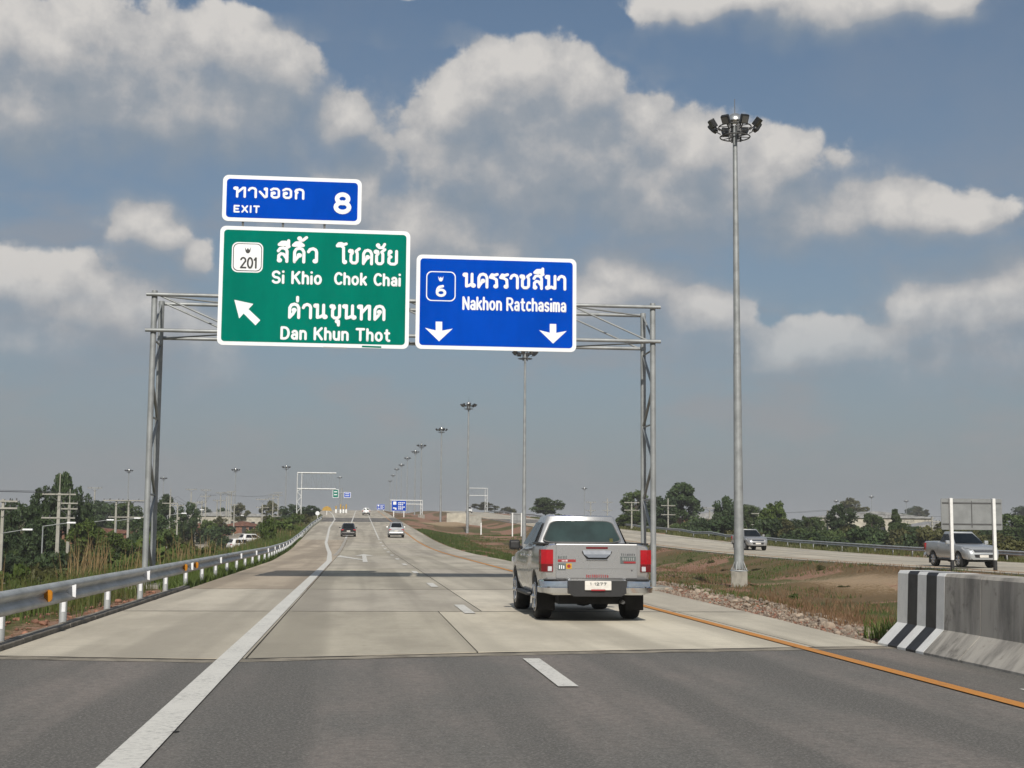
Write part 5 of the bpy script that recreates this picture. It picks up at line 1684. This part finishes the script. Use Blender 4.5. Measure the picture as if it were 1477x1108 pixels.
def wires(name, pts, offs, label):
    bm = bmesh.new()
    for dx, dz in offs:
        for a, c in zip(pts, pts[1:]):
            L = math.dist(a[:2], c[:2]); n = 8; prev = None
            for i in range(n + 1):
                t = i / n
                p = (a[0] + (c[0] - a[0]) * t + dx, a[1] + (c[1] - a[1]) * t, a[2] + (c[2] - a[2]) * t + dz - L * .012 * 4 * t * (1 - t))
                if prev: bm_tube(bm, prev, p, .014, n=4, caps=False)
                prev = p
    o = obj(name, bm, M['cable']); tag(o, label, 'wires')
    o['kind'] = 'stuff'


wires('power_wires', [(-60, 60, 6.5)] + [LPOLES[i] for i in (1, 4, 5, 7, 9, 11, 18)], [(-1.0, 0), (0, .1), (1.0, 0)], 'thin power lines strung along the left row of concrete poles')
wires('power_wires', [RPP[i] for i in (0, 1, 2, 3, 4, 6)] + [(130, 190, 6.0)], [(-.9, 0), (.9, 0)], 'thin power lines strung along the right row of concrete poles')


# ------------------------------------------------------------------ far houses and walls
def house(x, Y, w, d, h, rh, wall, roof, label, rz=0.0):
    o = empty('house', (x, Y, landf(x, Y)), rz); tag(o, label, 'house')
    obj('wall', box(-w / 2, w / 2, -d / 2, d / 2, -.6, h), M[wall], o)
    obj('roof', prism([(-w / 2 - .5, h - .1), (w / 2 + .5, h - .1), (w / 2 + .5, h + .06), (0, h + rh), (-w / 2 - .5, h + .06)], -d / 2 - .4, d / 2 + .4), M[roof], o)
    for k in range(max(2, int(w / 3))):
        xx = -w / 2 + w * (k + .5) / max(2, int(w / 3))
        q = obj('window', box(xx - .5, xx + .5, -d / 2 - .03, -d / 2 + .02, .8, 1.5), M['glass'], o)
        obj('window_frame', box(xx - .56, xx + .56, -d / 2 - .025, -d / 2 + .015, .74, 1.56), M['conc_pole'], o)
    obj('door', box(w * .05 - .45, w * .05 + .45, -d / 2 - .04, -d / 2 + .02, 0, 1.7), M['plastic'], o)


house(on_y(300, 750, 300)[0], 300, 9, 8, 1.8, 1.1, 'wall_brown', 'roof_red', 'long low house with rust-red roof behind the left poles')
house(on_y(352, 748, 330)[0], 330, 8, 8, 1.8, 1.1, 'wall_brown', 'roof_red', 'rust-red roofed house above the parked white cars')
house(on_y(140, 745, 230)[0], 230, 16, 7, 2.0, .8, 'wall_brown', 'roof_red', 'low red-brown building between the tall tree and the gantry leg')
house(on_y(330, 738, 420)[0], 420, 30, 8, 3.2, 1.4, 'wall_cream', 'roof_grey', 'long cream building with grey roof far left')
house(on_y(1022, 765, 270)[0], 270, 12, 9, 3.4, 1.2, 'wall_brown', 'roof_grey', 'red-brown house with grey roof left of the nearest high mast')
house(on_y(1253, 770, 300)[0], 300, 26, 9, 3.6, 1.4, 'wall_cream', 'roof_grey', 'cream building half hidden by trees left of the sign back')
house(on_y(1350, 782, 230)[0], 230, 10, 7, 2.4, 1.0, 'wall_cream', 'roof_grey', 'low cream house behind the pale silver pickup')


# ------------------------------------------------------------------ trees and shrubs
def leaves(rg, centres, per, size, flat=.75):
    """mesh of leaf-clump faces around clump centres (x, y, z, r)"""
    n = len(centres) * per
    C = np.repeat(np.array(centres), per, 0)
    d = rg.normal(size=(n, 3)); d /= np.linalg.norm(d, axis=1)[:, None]
    rad = C[:, 3] * rg.uniform(.35, 1.05, n) ** .6
    P = C[:, :3] + d * rad[:, None] * np.array([1, 1, flat])
    u = rg.normal(size=(n, 3)); u /= np.linalg.norm(u, axis=1)[:, None]
    w = np.cross(u, d + rg.normal(size=(n, 3)) * .6); w /= np.linalg.norm(w, axis=1)[:, None] + 1e-9
    s = size * rg.uniform(.55, 1.25, n)
    a = u * s[:, None]; b_ = w * (s * .55)[:, None]
    V = np.stack([P - a, P - b_ * 1.0, P + a, P + b_], 1).reshape(-1, 3)
    F = np.arange(4 * n).reshape(-1, 4)
    return V, F


def mesh_np(name, V, F, m_):
    me = bpy.data.meshes.new(name)
    me.vertices.add(len(V)); me.vertices.foreach_set('co', np.asarray(V, np.float32).ravel())
    k = F.shape[1]
    me.loops.add(F.size); me.loops.foreach_set('vertex_index', F.ravel().astype(np.int32))
    me.polygons.add(len(F)); me.polygons.foreach_set('loop_start', (np.arange(len(F)) * k).astype(np.int32))
    me.update(calc_edges=True); me.validate()
    me.materials.append(m_)
    return me


def tree_mesh(seed, H, rx, base, mat_, n_cl=46, per=110, size=.24, shape='round'):
    """trunk and limbs mesh plus crown mesh; unit metres"""
    rg = np.random.default_rng(seed); rr = random.Random(seed)
    cl = []
    while len(cl) < n_cl:
        p = rg.uniform(-1, 1, 3)
        if p @ p > 1: continue
        hh = (p[2] + 1) / 2
        if shape == 'round': k = 1.0
        elif shape == 'cone': k = 1.08 - .95 * hh
        elif shape == 'tall': k = .75 + .35 * math.sin(hh * 7 + seed)
        else: k = 1.15 - .55 * hh
        if p @ p < .25 and rr.random() < .5: continue
        x, y = p[0] * rx * k, p[1] * rx * k
        z = base + (H - base) * (.06 + .88 * hh)
        cl.append((x, y, z, rx * rr.uniform(.20, .36)))
    V, F = leaves(rg, cl, per, size)
    crown_ = mesh_np('crown', V, F, mat_)
    bm = bmesh.new(); top = base + (H - base) * .5
    r0 = .05 * H * .55
    bm_tube(bm, (0, 0, -.4), (.1, .05, base * .7), r0, r0 * .75, 8); bm_tube(bm, (.1, .05, base * .7), (0, 0, top), r0 * .75, r0 * .3, 8)
    for x, y, z, r in cl[::3]:
        bm_tube(bm, (.05, .02, min(z * .7, top * .9)), (x, y, z), r0 * .28, r0 * .08, 5)
    me = bpy.data.meshes.new('trunk'); bm.to_mesh(me); bm.free(); me.materials.append(M['bark'])
    return me, crown_


TV = {
 'round_dark': tree_mesh(1, 7.0, 2.9, 1.4, M['leaf_b']), 'round_mid': tree_mesh(2, 7.0, 2.8, 1.5, M['leaf_a']), 'fresh': tree_mesh(3, 7.0, 2.5, 1.2, M['leaf_c']),
 'cone': tree_mesh(4, 7.0, 2.3, .8, M['leaf_a'], shape='cone'), 'open': tree_mesh(5, 7.0, 3.0, 1.8, M['leaf_a'], 30, 100, .26), 'tall': tree_mesh(6, 7.0, 2.6, 1.6, M['leaf_b'], 60, 110, .22, 'wide'),
 'olive': tree_mesh(7, 7.0, 2.6, 1.2, M['leaf_d'], 34, 100, .25),
 'wide': tree_mesh(8, 7.0, 3.6, 1.3, M['leaf_b'], 60, 110, .22),
}


def tree(kind, px, py_top, Y, width_px, label, base_drop=0.0, grp=None):
    """tree whose crown is width_px wide and reaches py_top in the photo when it stands at distance Y"""
    x, zt = on_y(px, py_top, Y); z0 = landf(x, Y) - base_drop
    xa, xb = on_y(px - width_px / 2, py_top, Y)[0], on_y(px + width_px / 2, py_top, Y)[0]
    tr, cr = TV[kind]
    rx = {'round_dark': 3.1, 'round_mid': 3.0, 'fresh': 2.7, 'cone': 2.5, 'open': 3.3, 'tall': 2.9, 'olive': 2.8, 'wide': 3.9}[kind]
    o = empty('tree', (x, Y, z0), rnd.uniform(0, 6.28))
    sx = (xb - xa) / 2 / rx; sz = (zt - z0) / 7.1
    o.scale = (sx, sx, sz)
    obj('trunk', tr, None, o); obj('crown', cr, None, o)
    tag(o, label, 'tree', grp)
    return o


# left side
tree('tall', 92, 674, 150, 44, 'tall upper crown of the tree behind the two-armed power pole')
tree('round_dark', 66, 700, 148, 52, 'dark spreading tree left below the tallest left tree')
tree('round_dark', 116, 702, 155, 42, 'dark tree on the right flank of the tallest left tree')
tree('wide', 28, 716, 135, 80, 'broad very dark tree at the left edge of the picture')
tree('round_dark', 62, 742, 128, 60, 'low dark tree in front of the tallest left tree')
tree('wide', -12, 735, 118, 64, 'dark tree cut by the left edge of the picture')
tree('wide', 150, 719, 260, 60, 'distant dark tree left of the gantry leg')
tree('round_mid', 184, 722, 250, 44, 'distant green tree just left of the gantry leg')
tree('fresh', 130, 748, 125, 62, 'fresh green bushy tree below the red-brown building')
tree('fresh', 165, 765, 118, 50, 'low fresh green bush tree before the paired poles')
tree('tall', 240, 709, 235, 34, 'dark tree with a narrow top right of the gantry leg')
tree('round_dark', 272, 724, 230, 36, 'compact dark tree amid the right-hand left poles')
tree('wide', 222, 735, 170, 70, 'dark thicket tree directly behind the left gantry leg')
tree('round_mid', 232, 762, 130, 60, 'low green thicket at the foot of the left gantry leg')
tree('olive', 348, 725, 400, 30, 'far bushy tree above the rust-red roofs')
tree('olive', 392, 722, 430, 34, 'far bushy tree behind the pair of poles')
tree('round_dark', 322, 732, 420, 26, 'small far tree behind the close cluster of poles')
tree('round_dark', 420, 727, 285, 34, 'dark tree hugging the left side of the far cantilever column')
tree('round_dark', 446, 729, 292, 36, 'dark tree on the right of the far cantilever column')
tree('round_mid', 408, 745, 262, 44, 'low green tree before the far cantilever column')
tree('olive', 316, 744, 285, 26, 'low olive bush tree before the left rust-red roof')
tree('fresh', 300, 749, 262, 30, 'low bright bush tree left of the rust-red roofs')
tree('olive', 384, 743, 300, 26, 'low olive bush tree right of the parked white cars')
# right side
tree('round_mid', 787, 717, 330, 48, 'round tree above the left of the silver pickup roof')
tree('olive', 700, 724, 520, 40, 'far olive tree beside the right-hand cantilever frame')
tree('olive', 730, 731, 500, 34, 'far low tree left of the second mast')
tree('tall', 984, 692, 245, 62, 'tallest right-hand tree, right of the gantry leg')
tree('round_mid', 917, 706, 240, 40, 'green tree left of the right gantry leg')
tree('round_dark', 952, 716, 235, 56, 'dark tree between the right gantry leg and the tallest right-hand tree')
tree('fresh', 905, 742, 225, 44, 'low bright green tree at the silver pickup roof end')
tree('fresh', 1000, 748, 225, 34, 'low bright green bush tree at the foot of the tallest right-hand tree')
tree('round_dark', 1046, 715, 215, 44, 'dark tree left of the nearest high mast')
tree('round_mid', 1076, 727, 220, 40, 'green tree right behind the nearest high mast')
tree('fresh', 1117, 722, 200, 44, 'bright irregular tree right of the oncoming grey pickup')
tree('olive', 1132, 748, 195, 46, 'low olive tree beneath the bright irregular tree')
tree('round_dark', 1146, 748, 210, 34, 'small dark tree in the middle of the right row')
tree('open', 1168, 742, 215, 30, 'small thin tree left of the dark round tree')
tree('open', 1180, 744, 220, 26, 'thin tree touching the dark round tree')
tree('round_dark', 1213, 727, 200, 46, 'big dark round tree on the right beyond the guardrail')
tree('round_mid', 1257, 739, 220, 34, 'round-headed tree right of the dark round tree')
tree('cone', 1291, 732, 205, 28, 'pointed conical tree left of the grey sign back')
tree('round_mid', 1298, 752, 195, 34, 'low tree at the foot of the conical tree')
tree('round_dark', 1324, 759, 190, 34, 'dark low tree between conical tree and pale silver pickup')
tree('olive', 1358, 752, 215, 36, 'olive tree behind the left post of the sign back')
tree('wide', 1425, 757, 200, 60, 'broad tree behind the right post of the sign back')
tree('round_mid', 1462, 740, 185, 56, 'green tree at the right edge of the picture')
tree('olive', 1440, 768, 165, 50, 'low olive tree at the right edge above the guardrail')
# more of the same tree belt outside the frame and on the horizon
fg = random.Random(21)
for k in range(70):
    px = fg.choice([fg.uniform(-900, 420), fg.uniform(640, 2400)])
    Y = fg.uniform(430, 760)
    x = on_y(px, 760, Y)[0]
    if -60 < x < 75: continue
    z0 = landf(x, Y); h = fg.uniform(5, 10)
    tr, cr = TV[fg.choice(['round_dark', 'round_mid', 'olive', 'wide'])]
    o = empty('tree', (x, Y, z0), fg.uniform(0, 6)); s_ = h / 7; o.scale = (s_ * 1.4, s_ * 1.4, s_)
    obj('trunk', tr, None, o); obj('crown', cr, None, o)
    tag(o, 'hazy tree of the distant tree belt on the %s horizon' % ('left' if x < 0 else 'right'), 'tree', 'distant tree belt on the %s' % ('left' if x < 0 else 'right'))

SH = [mesh_np('foliage', *leaves(np.random.default_rng(50 + i), [(fg.uniform(-.7, .7), fg.uniform(-.7, .7), fg.uniform(.15, 1.0), fg.uniform(.25, .5)) for _ in range(16)], 90, .12), M[m_]) for i, m_ in enumerate(('leaf_c', 'leaf_a', 'leaf_d', 'leaf_b'))]


def shrub(x, Y, h, w, k, label, grp):
    o = obj('shrub', SH[k], None, None, (x, Y, landf(x, Y) - .1), (0, 0, rnd.uniform(0, 6)))
    o.scale = (w, w, h); tag(o, label, 'shrub', grp)


for k in range(75):
    Y = 42 + 230 * fg.random() ** 1.5
    x = float(XL(Y)) - 2.2 - 17 * fg.random() ** 1.2
    if x < -20: continue
    ppx = PCX + FPX * float((np.array([x, Y, -1.0]) @ AX)[0] / (np.array([x, Y, -1.0]) @ AX)[2])
    if 325 < ppx < 385 and Y < 190: continue
    shrub(x, Y, fg.uniform(.9, 2.3), fg.uniform(.8, 1.7), fg.choice([0, 0, 1, 2, 2]), 'leafy shrub among the weeds on the slope left of the guardrail', 'shrubs on the left slope')
for k in range(70):
    px = 890 + 620 * k / 69 + fg.uniform(-6, 6); Y = fg.uniform(165, 215); x = on_y(px, 775, Y)[0]
    if x < OPPRAIL + 4: continue
    shrub(x, Y, fg.uniform(1.2, 3.0), fg.uniform(1.6, 3.0), fg.choice([1, 3, 3, 2]), 'dark undergrowth bush at the foot of the right-hand trees', 'undergrowth below the right-hand trees')
for k in range(34):
    px = -30 + 470 * k / 33 + fg.uniform(-6, 6); Y = fg.uniform(95, 170) if px < 250 else fg.uniform(170, 260); x = on_y(px, 790, Y)[0]
    if x > float(XL(Y)) - 7 or 325 < px < 385: continue
    shrub(x, Y, fg.uniform(1.4, 3.2), fg.uniform(1.6, 3.0), fg.choice([1, 3, 3, 0]), 'dark undergrowth bush at the foot of the left-hand trees', 'undergrowth below the left-hand trees')
for k in range(40):
    Y = fg.uniform(60, 330); x = OPPRAIL + fg.uniform(2, 14)
    shrub(x, Y, fg.uniform(.7, 1.8), fg.uniform(.8, 1.8), fg.choice([0, 1, 2, 3]), 'low shrub beyond the guardrail of the opposite carriageway', 'shrubs beyond the right guardrail')
for k in range(22):
    Y = fg.uniform(24, 130); x = fg.uniform(9.5, 26)
    shrub(x, Y, fg.uniform(.12, .32), fg.uniform(.2, .45), fg.choice([0, 2, 2]), 'small weed bush growing in the rough median', 'weed bushes in the median')


# ------------------------------------------------------------------ grass, straw, stones
def blades(name, x, y, h, w, mat_, label, lean=.35, seed=0, wind=.0):
    rg = np.random.default_rng(seed); n = len(x)
    z = land(x, y) - .02
    a = rg.uniform(0, 2 * np.pi, n); dx, dy = np.cos(a) * w / 2, np.sin(a) * w / 2
    la = rg.uniform(0, 2 * np.pi, n); ll = h * lean * rg.uniform(.1, 1, n)
    lx, ly = np.cos(la) * ll + wind * h, np.sin(la) * ll
    b0 = np.stack([x - dx, y - dy, z], 1); b1 = np.stack([x + dx, y + dy, z], 1)
    m0 = np.stack([x - dx * .7 + lx * .35, y - dy * .7 + ly * .35, z + h * .6], 1); m1 = np.stack([x + dx * .7 + lx * .35, y + dy * .7 + ly * .35, z + h * .6], 1)
    t = np.stack([x + lx, y + ly, z + h * .96], 1)
    V = np.stack([b0, b1, m1, m0, t], 1).reshape(-1, 3)
    k = np.arange(n) * 5
    F = np.concatenate([np.stack([k, k + 1, k + 2], 1), np.stack([k, k + 2, k + 3], 1), np.stack([k + 3, k + 2, k + 4], 1)])
    o = obj(name, mesh_np(name, V, F, mat_)); tag(o, label, 'grass', kind='stuff')


rg = np.random.default_rng(5)


def scatter(n, xf, ya, yb, power=1.5):
    y = ya + (yb - ya) * rg.random(n) ** power
    return xf(y, rg.random(n)), y


def clumped(x, y, s, thr, seed):
    k = vnoise(x, y, s, seed) + .35 * (vnoise(x, y, s * .3, seed + 1) - .5)
    return k > thr


# left verge
x, y = scatter(70000, lambda y, t: XL(y) - .55 - 14 * t ** 1.6, 8, 200)
k = clumped(x, y, 2.2, .32, 11) & ~((y < 38) & (XL(y) - x < 1.5) & (vnoise(x, y, .8, 31) > .16))
x, y = x[k], y[k]; far_ = np.clip((y - 15) / 60, 0, 3)
blades('verge_grass', x, y, rg.uniform(.22, .75, len(x)) * (.55 + .45 * np.clip((XL(y) - x) / 2, 0, 1)), .014 + .018 * far_, M['grass_green'], 'green weeds and grass on the verge behind the left guardrail', .5, 1)
x, y = scatter(30000, lambda y, t: XL(y) - .9 - 15 * t ** 1.4, 8, 220)
k = clumped(x, y, 3.0, .50, 12); x, y = x[k], y[k]; far_ = np.clip((y - 15) / 60, 0, 3)
blades('weeds', x, y, rg.uniform(.35, 1.0, len(x)) * (.5 + .5 * np.clip((XL(y) - x) / 3, 0, 1)), .016 + .020 * far_, M['grass_olive'], 'taller olive weeds on the slope behind the left guardrail', .35, 2)
x, y = scatter(5000, lambda y, t: XL(y) - 1.2 - 13 * t ** 1.3, 10, 200)
k = clumped(x, y, 3.4, .72, 14); x, y = x[k], y[k]; far_ = np.clip((y - 15) / 60, 0, 3)
blades('dry_reeds', x, y, rg.uniform(.7, 1.9, len(x)) * (.5 + .5 * np.clip((XL(y) - x) / 3, 0, 1)), .014 + .016 * far_, M['grass_dry'], 'dry straw-coloured reeds standing in the left weeds', .3, 3)
cx, cy = [], []
for px, Y, n in ((118, 44, 70), (130, 46, 60), (262, 62, 25), (292, 74, 25)):
    x0 = on_y(px, 820, Y)[0]; cx += list(rg.normal(x0, .35, n)); cy += list(rg.normal(Y, .5, n))
cx, cy = np.array(cx), np.array(cy)
blades('straw_clump', cx, cy, rg.uniform(1.0, 2.3, len(cx)), np.full(len(cx), .035), M['grass_dry'], 'tall pale straw clumps right behind the left guardrail', .35, 4)
# green strip along the shoulder past the end of the kerb
x, y = scatter(14000, lambda y, t: XL(y) - .02 - .8 * t, 37, 150, 1.3)
blades('shoulder_grass', x, y, rg.uniform(.10, .32, len(x)), .02 + .03 * np.clip((y - 30) / 60, 0, 2), M['grass_green'], 'fresh grass strip between the left shoulder and the guardrail', .6, 5)
# median
x, y = scatter(90000, lambda y, t: XR(y) + 1.3 + (OPP0 - 1.6 - XR(y)) * t, 19, 210, 1.6)
sandy = np.exp(-((x - 22.5) / 4.6) ** 2 - ((y - 64) / 11) ** 2) > .45
k = clumped(x, y, 3.2, .50, 16) & ~sandy; x1, y1 = x[k], y[k]; f1 = np.clip((y1 - 20) / 60, 0, 3)
blades('median_grass', x1, y1, rg.uniform(.05, .22, len(x1)), .018 + .022 * f1, M['grass_green'], 'short green grass tufts covering the rough median', .7, 6)
x, y = scatter(60000, lambda y, t: XR(y) + 1.0 + (OPP0 - 1.4 - XR(y)) * t, 19, 180, 1.7)
sandy = np.exp(-((x - 22.5) / 4.6) ** 2 - ((y - 64) / 11) ** 2) > .55
k = clumped(x, y, 2.4, .66, 18) & ~sandy; x1, y1 = x[k], y[k]; f1 = np.clip((y1 - 20) / 60, 0, 3)
blades('median_dry_grass', x1, y1, rg.uniform(.06, .28, len(x1)), .016 + .02 * f1, M['grass_brown'], 'dead brown grass in the rough median', .7, 7)
x, y = scatter(26000, lambda y, t: XR(y) + .25 + 5.5 * t ** 1.4, 45, 200, 1.3)
k = clumped(x, y, 5, .35, 23); x1, y1 = x[k], y[k]; f1 = np.clip((y1 - 20) / 60, 0, 3)
blades('median_green_edge', x1, y1, rg.uniform(.10, .32, len(x1)), .02 + .022 * f1, M['grass_green'], 'green grass edge along the right shoulder farther on', .6, 8)
x, y = scatter(16000, lambda y, t: XR(y) + 1.6 + 9 * t, 22, 52, 1.2)
k = clumped(x, y, 1.7, .46, 27); x1, y1 = x[k], y[k]
blades('slope_dry_weeds', x1, y1, rg.uniform(.08, .30, len(x1)), .014 + .012 * np.clip((y1 - 20) / 30, 0, 1), M['grass_brown'], 'brown dead weeds on the slope behind the rubble strip', .8, 19)
x, y = scatter(600, lambda y, t: 7.55 + .8 * t, 18.7, 20.6, 1.0)
blades('parapet_weeds', x, y, rg.uniform(.15, .5, len(x)), np.full(len(x), .02), M['grass_green'], 'green weed tuft at the end of the striped parapet', .6, 9)
# beyond the opposite carriageway
x, y = scatter(50000, lambda y, t: OPP1 + .3 + 13 * t, 40, 330, 1.2)
k = clumped(x, y, 4, .36, 20); x1, y1 = x[k], y[k]
blades('far_verge_grass', x1, y1, rg.uniform(.15, .6, len(x1)), .05 + .03 * np.clip((y1 - 60) / 60, 0, 3), M['grass_olive'], 'rough grass beyond the opposite carriageway', .6, 10)

# stones
ico = bmesh.new(); bmesh.ops.create_icosphere(ico, subdivisions=2, radius=1.0)
ico_v = np.array([v.co[:] for v in ico.verts]); ico_f = np.array([[v.index for v in f.verts] for f in ico.faces]); ico.free()


def rock_verts(seed):
    g = np.random.default_rng(seed)
    v = ico_v.copy()
    for _ in range(7):                                   # chop flat facets
        n = g.normal(size=3); n /= np.linalg.norm(n); d = g.uniform(.45, .8)
        s_ = v @ n; v = v - np.where(s_ > d, s_ - d, 0)[:, None] * n
    return v * g.uniform(.75, 1.25, 3) * np.array([1, 1, .7])


RV = [rock_verts(i) for i in range(8)]


def rubble(name, n, xf, ya, yb, s0, s1, m_, label, pw=1.3):
    x, y = scatter(n, xf, ya, yb, pw)
    z = land(x, y); V, F = [], []
    for i in range(n):
        s_ = s0 + (s1 - s0) * rg.random() ** 3; a = rg.uniform(0, 6.28)
        r = RV[i % 8] * s_; c, q = math.cos(a), math.sin(a)
        r = np.stack([r[:, 0] * c - r[:, 1] * q, r[:, 0] * q + r[:, 1] * c, r[:, 2]], 1) + np.array([x[i], y[i], z[i] + s_ * .25])
        F.append(ico_f + len(V) * len(ico_v)); V.append(r)
    o = obj(name, mesh_np(name, np.concatenate(V), np.concatenate(F), m_)); tag(o, label, 'rubble', kind='stuff')


rubble('rubble', 1300, lambda y, t: XR(y) + .12 + 2.1 * t, 19.0, 48, .012, .085, M['rock'], 'pale broken stone strewn along the edge of the right shoulder')
rubble('red_rubble', 1600, lambda y, t: XR(y) + .05 + 1.5 * t, 19.0, 48, .010, .05, M['rock_red'], 'red laterite crumbs along the edge of the right shoulder')
rubble('left_rubble', 260, lambda y, t: XL(y) - .35 - 1.3 * t, 17.0, 36, .02, .10, M['rock_red'], 'reddish stones behind the left kerb under the guardrail')
ico1 = bmesh.new(); bmesh.ops.create_icosphere(ico1, subdivisions=1, radius=1.0)
g_v = np.array([v.co[:] for v in ico1.verts]); g_f = np.array([[v.index for v in f.verts] for f in ico1.faces]); ico1.free()
x, y = scatter(5000, lambda y, t: XR(y) + .02 + 2.3 * t ** 1.3, 18.9, 50, 1.3)
sc_ = rg.uniform(.008, .03, len(x)); jit = rg.uniform(.6, 1.4, (len(x), 12, 3))
V = g_v[None] * jit * sc_[:, None, None] + np.stack([x, y, land(x, y) + sc_ * .3], 1)[:, None, :]
F = (g_f[None] + (np.arange(len(x)) * 12)[:, None, None]).reshape(-1, 3)
tag(obj('gravel', mesh_np('gravel', V.reshape(-1, 3), F, M['rock'])), 'fine pale gravel along the edge of the right shoulder', 'gravel', kind='stuff')
for i in range(26):
    y = 19.4 + 20 * (i / 26) ** 1.1 + rg.uniform(-.3, .3); x = float(XR(y)) + rg.uniform(.45, 2.0); s_ = rg.uniform(.07, .15) if i > 3 else .19
    me = raw(RV[i % 8] * s_, ico_f.tolist()); me.materials.append(M['rock'])
    o = obj('rock', me, None, None, (x, y, landf(x, y) + s_ * .2), (0, 0, rg.uniform(0, 6)))
    tag(o, 'larger pale rock lying in the rubble beside the right shoulder', 'rock', 'larger rocks in the rubble strip')


# ------------------------------------------------------------------ hazy air
hz_ = obj('haze', box(-3300, 3300, -80, 5300, -7, 46))
tag(hz_, 'thin pale haze filling the air over the plain', kind='stuff')
hm_ = bpy.data.materials.new('pale_haze'); hm_.use_nodes = True
hm_.node_tree.nodes.clear()
pv_ = hm_.node_tree.nodes.new('ShaderNodeVolumePrincipled'); om_ = hm_.node_tree.nodes.new('ShaderNodeOutputMaterial')
pv_.inputs['Color'].default_value = (.97, .97, .97, 1); pv_.inputs['Density'].default_value = .00032; pv_.inputs['Anisotropy'].default_value = .15
hm_.node_tree.links.new(pv_.outputs[0], om_.inputs['Volume'])
hz_.data.materials.append(hm_)
hz_.display_type = 'WIRE'

x, y = on_z(252, 1057, 0)
o = obj('road_debris', raw(RV[3] * np.array([.055, .02, .012]), ico_f.tolist()), M['tyre'], None, (x, y, .008), (0, 0, .4))
tag(o, 'small dark scrap lying on the asphalt right of the white edge line', 'debris')
